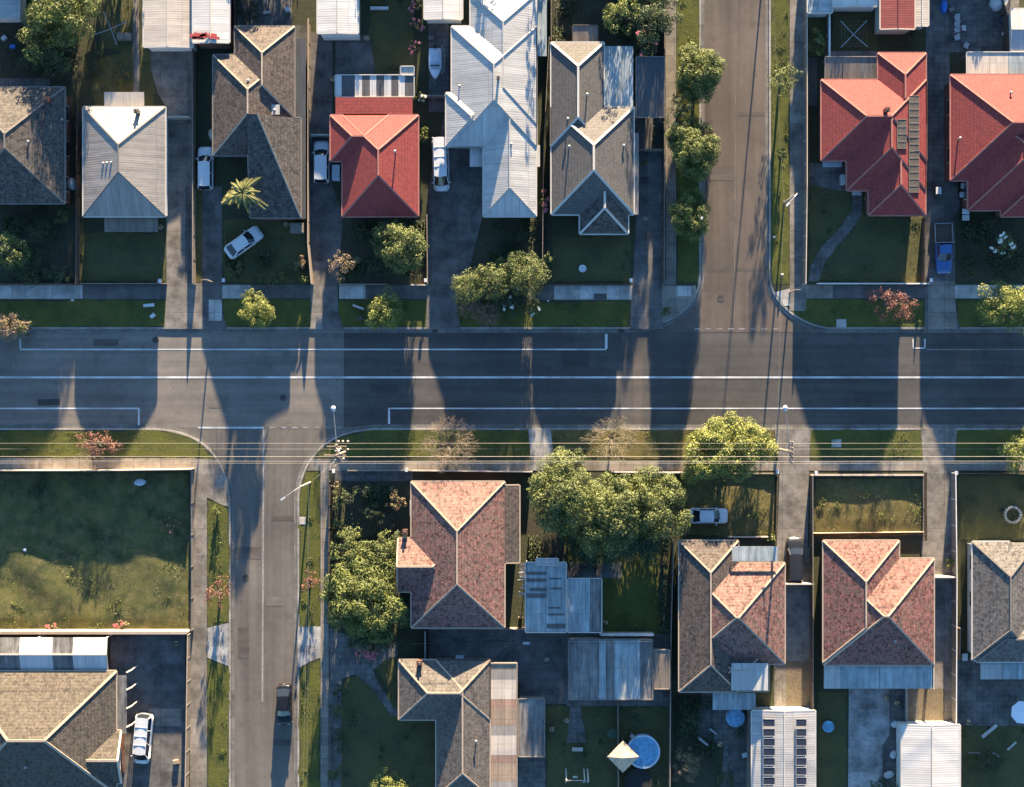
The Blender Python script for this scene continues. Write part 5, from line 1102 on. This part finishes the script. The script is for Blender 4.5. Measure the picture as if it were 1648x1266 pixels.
street_lamp('pale street lamp on the sunlit verge by the side street', 1262, 326, -.9, -1.0); street_lamp('pale street lamp leaning over the lower street', 499, 776, -1.6, -1.1)
for i, (x, y, h) in enumerate(((1228, -40, 8), (345, 455, 4.5), (1271, 470, 4.0))):
    b = P(x, y); t = thing('utility_pole', ('slim pole beyond the top of the side street', 'slim service pole between the two driveways', 'slim sign post at the side street corner')[i], 'pole', tuple(b)); m = MB(); m.tube([(0, 0, 0), (0, 0, h)], [.09, .07], 8); part('pole', m, MAT['polew'], t)
    m = MB(); m.beam((-.4, 0, h - .2), (.4, 0, h - .2), .08, .08); part('crossarm', m, MAT['polew'], t)

# ------------------------------------------------------------------ yard things
def clothesline(label, x, y, ang, L=2.0):
    t = thing('rotary_clothesline', label, 'clothesline', tuple(P(x, y)), None, rad(ang)); m = MB(); m.tube([(0, 0, 0), (0, 0, 1.9)], .035, 8); part('pole', m, MAT['steel'], t)
    for k in range(4):
        a = k * math.pi / 2; m = MB(); m.beam((0, 0, 1.75), (L * math.cos(a), L * math.sin(a), 2.05), .09, .06); part('arm', m, MAT['steel'], t)
    m = MB()
    for r in (.9, 1.4, 1.9):
        for k in range(4):
            a = k * math.pi / 2; b = a + math.pi / 2; z = 1.76 + .145 * r; m.tube([(r * math.cos(a), r * math.sin(a), z), (r * math.cos(b), r * math.sin(b), z)], .006, 3)
    part('line', m, MAT['wire'], t)
clothesline('pale clothesline with crossed arms on the shaded grass', 1367, 62, 46, 2.05); clothesline('crossed arm clothesline between the huge tree and the garages', 186, 53, 22, 2.0)
def lathed(name, label, cat, x, y, prof, mat, n=20): 
    m = MB(); m.lathe((0, 0, 0), prof, n); o = m.build(name, MAT[mat]); o.location = P(x, y); return tag(o, label, cat)
# round pool with a rim and cover
t = thing('above_ground_pool', 'round blue above ground pool beside the tan canopy', 'pool', tuple(P(1034, 1206))); m = MB(); m.lathe((0, 0, 0), [(1.78, 0), (1.82, .9), (1.86, .92), (1.86, 1.0), (1.66, 1.0), (1.64, .86)], 36); part('pool_wall', m, MAT['poolr'], t)
m = MB(); m.lathe((0, 0, 0), [(1.70, .84), (1.65, .90), (.2, .91)], 36); part('pool_cover', m, MAT['pool'], t); m = MB(); m.beam((-1.3, 1.75, 0), (-1.3, 1.75, 1.2), .12, .4); m.beam((-1.0, 1.5, 1.1), (-1.4, 1.9, 1.1), .4, .06); part('ladder', m, MAT['steel'], t)
t = thing('shade_canopy', 'square tan peaked canopy overlapping the round pool', 'canopy', tuple(P(1000, 1209))); r = 1.75; m = MB(); a = [(-r, 0, 2.2), (0, -r, 2.2), (r, 0, 2.2), (0, r, 2.2)]
for k in range(4): m.face([a[k], a[(k + 1) % 4], (0, 0, 2.75)])
part('canvas_top', m, MAT['canvas'], t)
for x_, y_, z_ in a: m = MB(); m.beam((x_ * .95, y_ * .95, 0), (x_ * .95, y_ * .95, 2.2), .06, .06); part('leg', m, MAT['steel'], t)
lathed('garden_table', 'small round green table above the tan canopy', 'table', 985, 1178, [(.25, 0), (.05, .05), (.05, .70), (.55, .72), (.58, .75), (.1, .76)], 'bing')
t = thing('spa_pool', 'half hidden round blue spa beside the small metal patio roof', 'spa', tuple(P(1182, 1152))); m = MB(); m.lathe((0, 0, 0), [(1.0, 0), (1.05, .8), (1.0, .86)], 28); part('tub', m, MAT['poolr'], t); m = MB(); m.lathe((0, 0, 0), [(1.02, .86), (.98, .93), (.2, .95)], 28); part('cover', m, MAT['pool'], t)
t = thing('market_umbrella', 'white eight sided umbrella on the last patio', 'umbrella', tuple(P(1634, 1139))); m = MB(); m.tube([(0, 0, 0), (0, 0, 2.5)], .03, 8); part('pole', m, MAT['steel'], t); m = MB(); ring = [(1.3 * math.cos(k * math.pi / 4 + .3), 1.3 * math.sin(k * math.pi / 4 + .3), 2.1) for k in range(8)]
for k in range(8): m.face([ring[k], ring[(k + 1) % 8], (0, 0, 2.5)])
part('canopy', m, MAT['canvasw'], t); m = MB(); m.lathe((0, 0, 0), [(.35, 0), (.35, .1), (.1, .14)], 12); part('base', m, MAT['plastic'], t)
# swing frame
t = thing('swing_set', 'white swing frame with two end supports on the dark lawn', 'swing set', tuple(P(928, 1248)))
for sx in (-1.2, .8): 
    m = MB(); m.beam((sx, -.75, 0), (sx, 0, 1.9), .13, .1); m.beam((sx, .75, 0), (sx, 0, 1.9), .13, .1); part('end_frame', m, MAT['trim'], t)
m = MB(); m.beam((1.2, -.75, 0), (1.2, 0, 1.9), .15, .1); m.beam((1.2, .75, 0), (1.2, 0, 1.9), .15, .1); part('end_frame', m, MAT['trim'], t)
m = MB(); m.beam((-1.2, 0, 1.9), (1.2, 0, 1.9), .09, .09); part('top_bar', m, MAT['steel'], t); m = MB(); m.box((-.2, 0, .5), (.5, .2, .04)); m.tube([(-.42, 0, .5), (-.42, 0, 1.9)], .01, 3); m.tube([(.02, 0, .5), (.02, 0, 1.9)], .01, 3); part('seat', m, MAT['trim'], t)
t = thing('garden_bench', 'white garden bench above the swing frame', 'bench', tuple(P(929, 1204))); m = MB(); m.box((0, 0, .45), (1.2, .42, .05)); part('seat', m, MAT['trim'], t); m = MB(); m.box((0, .22, .75), (1.2, .05, .4)); part('backrest', m, MAT['trim'], t)
for sx in (-.5, .5): m = MB(); m.box((sx, 0, .22), (.06, .4, .44)); part('leg', m, MAT['trim'], t)
lathed('trampoline', 'dark oval trampoline at the bottom edge below the pool', 'trampoline', 1026, 1256, [(1.5, .72), (1.55, .80), (1.3, .80), (1.28, .76)], 'rubber', 24)
lathed('blue_tub', 'small bright blue tub on the shaded grass', 'tub', 1332, 1168, [(.40, 0), (.62, .35), (.66, .36), (.55, .30), (.2, .28)], 'pool', 18)
lathed('birdbath', 'white birdbath standing on the shaded lawn', 'birdbath', 937, 433, [(.28, 0), (.28, .08), (.09, .15), (.09, .65), (.38, .78), (.42, .86), (.30, .80)], 'lamp', 16)
lathed('garden_ornament', 'pale round ornament in the middle of the vacant lot', 'ornament', 42, 884, [(.42, 0), (.42, .05), (.16, .08), (.14, .3), (.2, .4), (.05, .45)], 'plastic', 16)
t = thing('round_planter', 'ring shaped planter bed on the lawn before the slate house', 'planter', tuple(P(1629, 828))); m = MB()
for k in range(18): a = k * math.pi / 9; m.box((.85 * math.cos(a), .85 * math.sin(a), .14), (.26, .22, .28), a)
part('stone_ring', m, MAT['conc'], t); g = np.random.default_rng(5); part('stem', (lambda q: (q.tube([(0, 0, 0), (0, 0, .5)], .05, 6), q)[1])(MB()), MAT['bark'], t); quad_obj('foliage', crown_mesh((0, 0, .4), .65, .65, .3, 8, .16, 12, seed=9), MAT['leafd'], t)
# wheelie bins
def bin_(label, x, y, lid='binr', ang=0):
    t = thing('wheelie_bin', label, 'bin', tuple(P(x, y)), 'wheeled rubbish bins', rad(ang)); m = MB()
    vs = [(sx * a, sy * b, z) for z, a, b in ((.08, .2, .24), (.95, .28, .34)) for sx, sy in ((-1, -1), (1, -1), (1, 1), (-1, 1))]
    m.mesh(vs, [(3, 2, 1, 0), (4, 5, 6, 7)] + [(i, (i + 1) % 4, 4 + (i + 1) % 4, 4 + i) for i in range(4)]); part('bin_body', m, MAT['bing'], t)
    m = MB(); m.box((0, .02, 1.0), (.60, .74, .07)); m.box((0, .38, .98), (.5, .08, .08)); part('lid', m, MAT[lid], t)
    for sx in (-.25, .25): m = MB(); m.tube([(sx - .03, .28, .1), (sx + .03, .28, .1)], .1, 10); part('wheel', m, MAT['rubber'], t)
bin_('pale lidded bin beside the red house wall, topmost', 1548, 301, 'plastic', 90); bin_('pale lidded bin just below the topmost bin', 1546, 315, 'plastic', 90); bin_('second of the paired bins by the red wall', 1554, 315, 'plastic', 90); bin_('upper of two bins by the drive edge', 1550, 342, 'plastic', 90); bin_('lower of two bins by the drive edge', 1550, 352, 'binr', 90); bin_('single pale bin above the pickup', 1506, 309, 'plastic'); bin_('green lidded bin by the white gate', 1548, 1055, 'binr')
bin_('pale lidded bin beside the green birdbath garden', 925, 1120, 'binr') if False else None
# plastic chairs
def chair(label, x, y, ang):
    t = thing('plastic_chair', label, 'chair', tuple(P(x, y)), 'plastic chairs on the paved yard', rad(ang)); m = MB(); m.box((0, 0, .44), (.5, .48, .05)); part('seat', m, MAT['plastic'], t); m = MB(); m.box((0, .25, .70), (.5, .06, .5)); part('backrest', m, MAT['plastic'], t)
    for sx in (-.21, .21):
        for sy in (-.2, .2): m = MB(); m.box((sx, sy, .21), (.05, .05, .42)); part('leg', m, MAT['plastic'], t)
        m = MB(); m.box((sx * 1.15, 0, .64), (.05, .46, .04)); part('armrest', m, MAT['plastic'], t)
for i, (x, y, a) in enumerate(((1538, 30, 5), (1538, 40, -8), (1538, 50, 3), (1538, 62, 12), (1549, 47, 90), (1553, 75, 70))): chair(('pale plastic chair, first of the column from the top', 'pale plastic chair, second of the column', 'pale plastic chair, third of the column', 'pale plastic chair, lowest of the column', 'pale plastic chair turned beside the column', 'pale plastic chair alone near the cream patio roof')[i], x, y, a)
# crumpled tarps
def lump(name, label, cat, x, y, rx, ry, h, mat, ang=0, box=False):
    m = MB(); n = 12; g = random.Random(int(x)); vs = []; rr = 5
    for i in range(rr):
        u = i / (rr - 1)
        for k in range(n):
            a = 2 * math.pi * k / n; e = 1.0 / max(abs(math.cos(a)), abs(math.sin(a))) if box else 1; q = (1 - .75 * max(0, u - .3) ** 1.5) * e * g.uniform(.9, 1.05); vs.append((rx * q * math.cos(a), ry * q * math.sin(a), h * u * g.uniform(.92, 1.08)))
    fs = [(i * n + k, i * n + (k + 1) % n, (i + 1) * n + (k + 1) % n, (i + 1) * n + k) for i in range(rr - 1) for k in range(n)] + [tuple((rr - 1) * n + k for k in range(n))]; m.mesh(vs, fs)
    o = m.build(name, MAT[mat], None, True); o.location = P(x, y); o.rotation_euler = (0, 0, rad(ang)); return tag(o, label, cat)
lump('tarp_heap', 'crumpled bright blue tarp on the paved yard', 'tarp', 1518, 11, .42, .85, .7, 'bluep'); lump('covered_trailer', 'grey tarp covered trailer parked askew at the top edge', 'trailer', 1606, 4, 1.0, .8, 1.1, 'plastic', 40, True)
lump('rubbish_pile', 'pale crate on dark yard junk beside the white shed', 'junk pile', 1616, 52, .25, .5, .6, 'plastic', -15); lump('rubbish_pile', 'dark junk heap near the white shed top', 'junk pile', 1618, 32, .7, .8, .5, 'solar', 10); lump('junk_pile', 'grey clutter pile beside the cream shed, upper', 'junk pile', 1440, 1165, .5, .4, .5, 'plastic', 10); lump('junk_pile', 'grey clutter pile beside the cream shed, middle', 'junk pile', 1438, 1214, .5, .4, .5, 'plastic', 50); lump('junk_pile', 'grey clutter pile beside the cream shed, lower', 'junk pile', 1430, 1246, .6, .4, .5, 'plastic', 20)
lump('junk_pile', 'blue grey clutter beside the hipped metal house wall', 'junk pile', 117, 296, .5, .7, .8, 'plastic', 5); lump('crumpled_sheet', 'crumpled pale sheet near the front fence of the vacant lot', 'sheet', 226, 776, .75, .4, .25, 'poolr', 5); lump('garden_bag', 'pale round bag beside the brown house drive', 'bag', 342, 217, .42, .7, .7, 'fencec', 10)
# planks, crates, slabs
def slabt(name, label, cat, x, y, dx, dy, h, mat, ang=0, z=0):
    m = MB(); m.box((0, 0, h / 2 + z), (dx, dy, h)); m.box((0, 0, h + z + .015), (dx * .86, dy * .8, .03)); o = m.build(name, MAT[mat]); o.location = P(x, y); o.rotation_euler = (0, 0, rad(ang)); return tag(o, label, cat)
slabt('timber_plank', 'white plank lying diagonally on the last back lawn', 'plank', 1592, 1176, 2.1, .38, .12, 'trim', 40); slabt('timber_plank', 'broken white plank on the weedy lawn', 'plank', 1628, 1200, 1.3, .22, .1, 'trim', 42); slabt('timber_plank', 'short pale plank below the diagonal one', 'plank', 1602, 1214, .8, .22, .1, 'trim', -38); slabt('timber_plank', 'grey plank beside the cream shed on the lawn', 'plank', 1568, 1211, 1.3, .2, .08, 'woodg', 0)
slabt('garden_cupboard', 'grey garden cupboard standing against the tan fence', 'cupboard', 480, 368, 1.5, 1.1, 1.0, 'woodg', 0); slabt('air_conditioner', 'white air conditioner on the fence side of the brown house', 'air conditioner', 486, 295, .5, 1.1, 1.3, 'lamp', 0); slabt('garden_table', 'pale blue table beside the white hatchback', 'table', 542, 279, .85, 1.7, .75, 'poolr', 0)
slabt('utility_cover', 'dark utility cover in the pale footpath', 'utility cover', 966, 477, 1.4, .65, .02, 'poly', 0, .012); slabt('utility_cover', 'square concrete utility pit on the red tree verge', 'utility cover', 1354, 520, 1.1, .9, .03, 'conc', 0); slabt('utility_cover', 'pale square utility pit on the lower verge', 'utility cover', 1346, 713, 1.1, .9, .03, 'conc', 0)
slabt('garden_bench', 'long pale blue bench box by the corner house path', 'bench', 1338, 265, 2.1, .5, .5, 'poolr', 0); slabt('storage_box', 'white upright box beside the corner house steps', 'box', 1355, 290, .55, 1.1, .8, 'lamp', 0); slabt('door_step', 'pale step at the top of the curved garden path', 'step', 1378, 311, 1.0, .4, .35, 'lamp', 0); slabt('storage_box', 'white window box by the terracotta house', 'box', 665, 816, .5, 1.7, 1.6, 'lamp', 0)
slabt('storage_box', 'pale low box on the grey court near the terracotta house', 'box', 740, 1056, .9, .35, .4, 'poolr', 0); slabt('storage_box', 'small pale vent box on the dark concrete', 'box', 847, 1034, .8, .3, .3, 'plastic', 0); slabt('timber_bench', 'timber bench along the clothesline path', 'bench', 202, 60, 1.6, .8, .5, 'woodg', 0); slabt('storage_box', 'cream box roof by the corner house back fence', 'box', 1331, 206, .7, 1.2, 1.8, 'fencec', 0)
slabt('garden_bench', 'white bench on the back lawn behind the striped patio', 'bench', 611, 14, 2.0, .3, .45, 'plastic', 0); slabt('timber_plank', 'white board leaning behind the brown house', 'plank', 430, 21, .8, .3, .3, 'trim', 8); slabt('garden_chair', 'white chair on the paving behind the brown house', 'chair', 464, 17, .5, .5, .6, 'plastic', 8); slabt('paving_slab', 'pale slab set into the lower verge near the lamp', 'slab', 487, 838, .7, .9, .02, 'conc')
slabt('broken_boards', 'pale broken boards on the verge near the long driveway', 'boards', 240, 491, 1.2, .35, .2, 'plastic', 5); slabt('broken_boards', 'second pile of pale boards on that verge', 'boards', 246, 508, .6, .4, .2, 'plastic', 40); slabt('broken_trellis', 'white broken trellis on the verge beside the bright round tree', 'boards', 577, 494, 1.3, .25, .3, 'trim', -20); slabt('garden_chair', 'dark chair tipped on the verge beside the bright round tree', 'chair', 581, 512, .6, .5, .6, 'woodd', 20)
slabt('ladder', 'silver ladder frame leaning in the shaded spa yard', 'ladder', 1130, 1190, 1.3, .25, .9, 'steel', -38); slabt('ladder', 'second silver frame beside the ladder', 'ladder', 1146, 1174, 1.0, .2, .9, 'steel', -38)
def letterbox(label, x, y):
    t = thing('letterbox', label, 'letterbox', tuple(P(x, y)), 'letterboxes at the front fences'); m = MB(); m.beam((0, 0, 0), (0, 0, .9), .1, .1); part('post', m, MAT['woodg'], t); m = MB(); m.box((0, 0, 1.02), (.28, .4, .24)); m.beam((0, -.2, 1.17), (0, .2, 1.17), .32, .05); part('box', m, MAT['plastic'], t)
for lb, x, y in (('letterbox at the corner of the square lawn', 261, 453), ('letterbox at the palm garden corner', 363, 452), ('letterbox beside the wide driveway wall', 686, 452), ('letterbox at the birdbath lawn corner', 1014, 452), ('letterbox at the pickup driveway', 1494, 452), ('letterbox at the dark wagon driveway', 1248, 758), ('letterbox at the mottled red house wall', 1310, 760), ('letterbox at the second sunny driveway', 1534, 760), ('letterbox at the garden gate near the corner pole', 539, 757), ('letterbox by the terracotta house gate', 655, 755)): letterbox(lb, x, y)
for i, (x, y) in enumerate(((882, 484), (118, 483), (1245, 382), (1258, 442))): lathed('marker_post', ('white marker on the verge by the hedge', 'white marker on the verge by the charcoal house', 'white marker post at the side street kerb', 'white marker post low on the sunlit verge')[i], 'post', x, y, [(.12, 0), (.12, .5), (.05, .6)], 'lamp', 8)

# ------------------------------------------------------------------ ground cover nobody could count
def cover(name, rects, per, mat, size=.16, hgt=.18, seed=1, clump=1.0):
    g = np.random.default_rng(seed); out = []
    for (x0, y0, x1, y1) in rects:
        a = P(x0, y1); b = P(x1, y0); A = (b.x - a.x) * (b.y - a.y); nc = max(1, int(A * .28)); c = np.stack([g.uniform(a.x, b.x, nc), g.uniform(a.y, b.y, nc)], 1); w = g.random(nc) ** 2 + .05; w /= w.sum()
        n = int(A * per); k = g.choice(nc, n, p=w); q = c[k] + g.normal(size=(n, 2)) * (.25 + .8 * g.random(nc)[k][:, None]) * clump
        q[:, 0] = np.clip(q[:, 0], a.x + .1, b.x - .1); q[:, 1] = np.clip(q[:, 1], a.y + .1, b.y - .1)
        z = g.random(n) ** 1.5 * hgt + .03; p = np.concatenate([q, z[:, None]], 1); t = g.normal(size=(n, 3)); t /= np.linalg.norm(t, axis=1)[:, None]; u = np.cross(t, g.normal(size=(n, 3)) + [0, 0, 1]); u /= np.linalg.norm(u, axis=1)[:, None]
        s_ = size * g.uniform(.5, 1.2, n)[:, None]; out.append(np.stack([p - t * s_ * .6, p - u * s_ * .35, p + t * s_ * .6, p + u * s_ * .35], 1).reshape(-1, 3))
    V = np.concatenate(out); V[:, 2] = np.maximum(V[:, 2], .02) + (.16 if name == 'weed_patches' else 0) if name != 'leaf_litter' else -.095 + .02 * g.random(len(V)); o = quad_obj(name, V, MAT[mat], None); return tag(o, None, None, None, 'stuff')
cover('garden_ground_cover', [(0, 332, 120, 450), (362, 400, 490, 452), (552, 354, 684, 452), (750, 440, 884, 482), (785, 352, 882, 440), (1548, 354, 1648, 450), (892, 0, 1062, 64), (540, 780, 636, 1000), (850, 860, 960, 925), (1086, 1120, 1148, 1266), (0, 34, 128, 122), (372, 0, 468, 20), (1050, 190, 1066, 240)], 62, 'leafd', .2, .6, 3)
cover('weed_patches', [(0, 764, 300, 1010), (972, 930, 1060, 1015), (1100, 764, 1246, 858), (1314, 775, 1482, 856)], 13, 'leafo', .13, .10, 4, .7)
cover('grass_tufts', [(0, 484, 264, 524), (362, 484, 498, 524), (548, 484, 684, 524), (738, 486, 1010, 524), (1290, 484, 1486, 524), (0, 694, 290, 734), (560, 694, 848, 734), (890, 694, 1244, 735), (1306, 694, 1484, 735), (1242, 0, 1269, 450), (336, 830, 367, 1000), (484, 810, 513, 1008), (336, 1075, 367, 1266), (484, 1075, 513, 1266), (1092, 0, 1124, 450)], 16, 'leaf', .10, .07, 5, .5)
cover('lawn_tufts', [(128, 378, 264, 450), (892, 380, 1012, 450), (1390, 350, 1484, 450), (1304, 320, 1360, 440), (550, 1160, 700, 1266), (882, 1140, 1076, 1266), (362, 354, 490, 400), (597, 0, 663, 112), (1546, 770, 1648, 866), (1550, 1170, 1648, 1266), (152, 100, 214, 170)], 10, 'leafd', .12, .08, 6, .5)
cover('leaf_litter', [(0, 530, 1648, 536), (0, 682, 1648, 688), (1128, 0, 1134, 440), (372, 830, 378, 1266), (1310, 1020, 1316, 1140), (1548, 60, 1640, 84)], 8, 'leafp', .10, .02, 7, .6)

# pots, crates and other small things about the yards
def pot(label, x, y, plant='leafo', k=1.0):
    t = thing('potted_plant', label, 'potted plant', tuple(P(x, y))); m = MB(); m.lathe((0, 0, 0), [(.18 * k, 0), (.26 * k, .38 * k), (.29 * k, .38 * k), (.29 * k, .44 * k), (.22 * k, .40 * k)], 14); part('pot', m, MAT['canvas'], t)
    quad_obj('foliage', crown_mesh((0, 0, .62 * k), .34 * k, .34 * k, .3 * k, 7, .13, 16, seed=int(x + y)), MAT[plant], t)
for lb, x, y, pl in (('potted plant beside the palm garden cupboard', 462, 362, 'leafo'), ('potted plant at the corner of the striped patio', 536, 128, 'leafy'), ('potted plant beside the pale step of the curved path', 1394, 320, 'leafo'), ('potted plant at the corner of the dark paved court', 285, 1034, 'leafd'),
        ('potted plant against the plain blue patio roof', 974, 1000, 'leafo'), ('potted plant between the patio roof and the terracotta house', 838, 990, 'leafo'), ('potted plant at the edge of the slate house patio', 1556, 1160, 'leafo'), ('first potted plant on the spa patio', 1158, 1196, 'leafo'), ('potted plant beside the cluttered yard slab', 1426, 1122, 'leafd'), ('potted plant below that one on the slab edge', 1442, 1130, 'leafd'), ('pale potted plant on the lawn beside the weathered shed', 888, 1172, 'leafp'), ('pale potted plant near the top of the pool yard path', 912, 1158, 'leafp'), ('potted plant before the porch of the hipped metal house', 260, 366, 'leafo'), ('potted plant at the boat yard corner', 722, 160, 'leafo')): pot(lb, x, y, pl)
for lb, x, y, a, mt in (('blue crate on the yard behind the charcoal house', 22, 76, 12, 'bluep'), ('pale crate on the yard behind the charcoal house', 8, 62, 40, 'plastic'), ('grey crate near the top left lawn edge', 70, 98, 5, 'poolr'), ('small timber crate beside the boat', 694, 62, 8, 'woodg'), ('timber crate on the paved yard near the blue tarp', 1530, 16, 30, 'woodg'), ('small grey crate on the concrete court', 880, 1060, 15, 'woodg'), ('white crate near the spa patio ladder', 1198, 1214, 20, 'plastic'), ('timber crate at the end of the dark paved court', 284, 1225, 10, 'wood'), ('timber crate behind the plain white garage', 590, 62, 10, 'wood'), ('small crate by the birdbath lawn driveway', 1038, 352, 0, 'woodg')):
    slabt('storage_crate', lb, 'crate', x, y, .6, .45, .4, mt, a)
for lb, pts in (('garden hose curled on the concrete court', [(800, 1060), (806, 1052), (816, 1050), (820, 1060), (812, 1066), (804, 1060), (808, 1046), (830, 1040)]), ('garden hose lying across the shaded spa patio', [(1170, 1210), (1178, 1220), (1172, 1234), (1180, 1246)]), ('garden hose beside the wide driveway', [(764, 300), (760, 320), (768, 334), (758, 350), (762, 372)])):
    m = MB(); m.tube([P(x, y, .05) + Vector((0, 0, .01 * (i % 2))) for i, (x, y) in enumerate(smooth_pts(pts, 5))], .025, 5); tag(m.build('garden_hose', MAT['bing']), lb, 'hose')
for i, (x, y) in enumerate(((250, 547), (700, 531), (1000, 533), (455, 640), (1300, 600), (1160, 480), (395, 930))):
    m = MB(); m.lathe((0, 0, 0), [(.36, 0), (.36, .012), (.30, .012), (.30, .008), (.1, .008)], 20); o = m.build('manhole_cover', MAT['polew' if False else 'rp1']); p = P(x, y); o.location = (p.x, p.y, -.106 if y > 534 or y < 528 else -.1)
    tag(o, ('round manhole cover near the sunlit road strip', 'round manhole cover in the kerb channel by the wide drive', 'round manhole cover in the kerb channel before the corner', 'round manhole cover in the junction lane', 'round manhole cover on the centre of the main road', 'round manhole cover at the mouth of the side street', 'round manhole cover in the shaded lower street lane')[i], 'manhole cover')
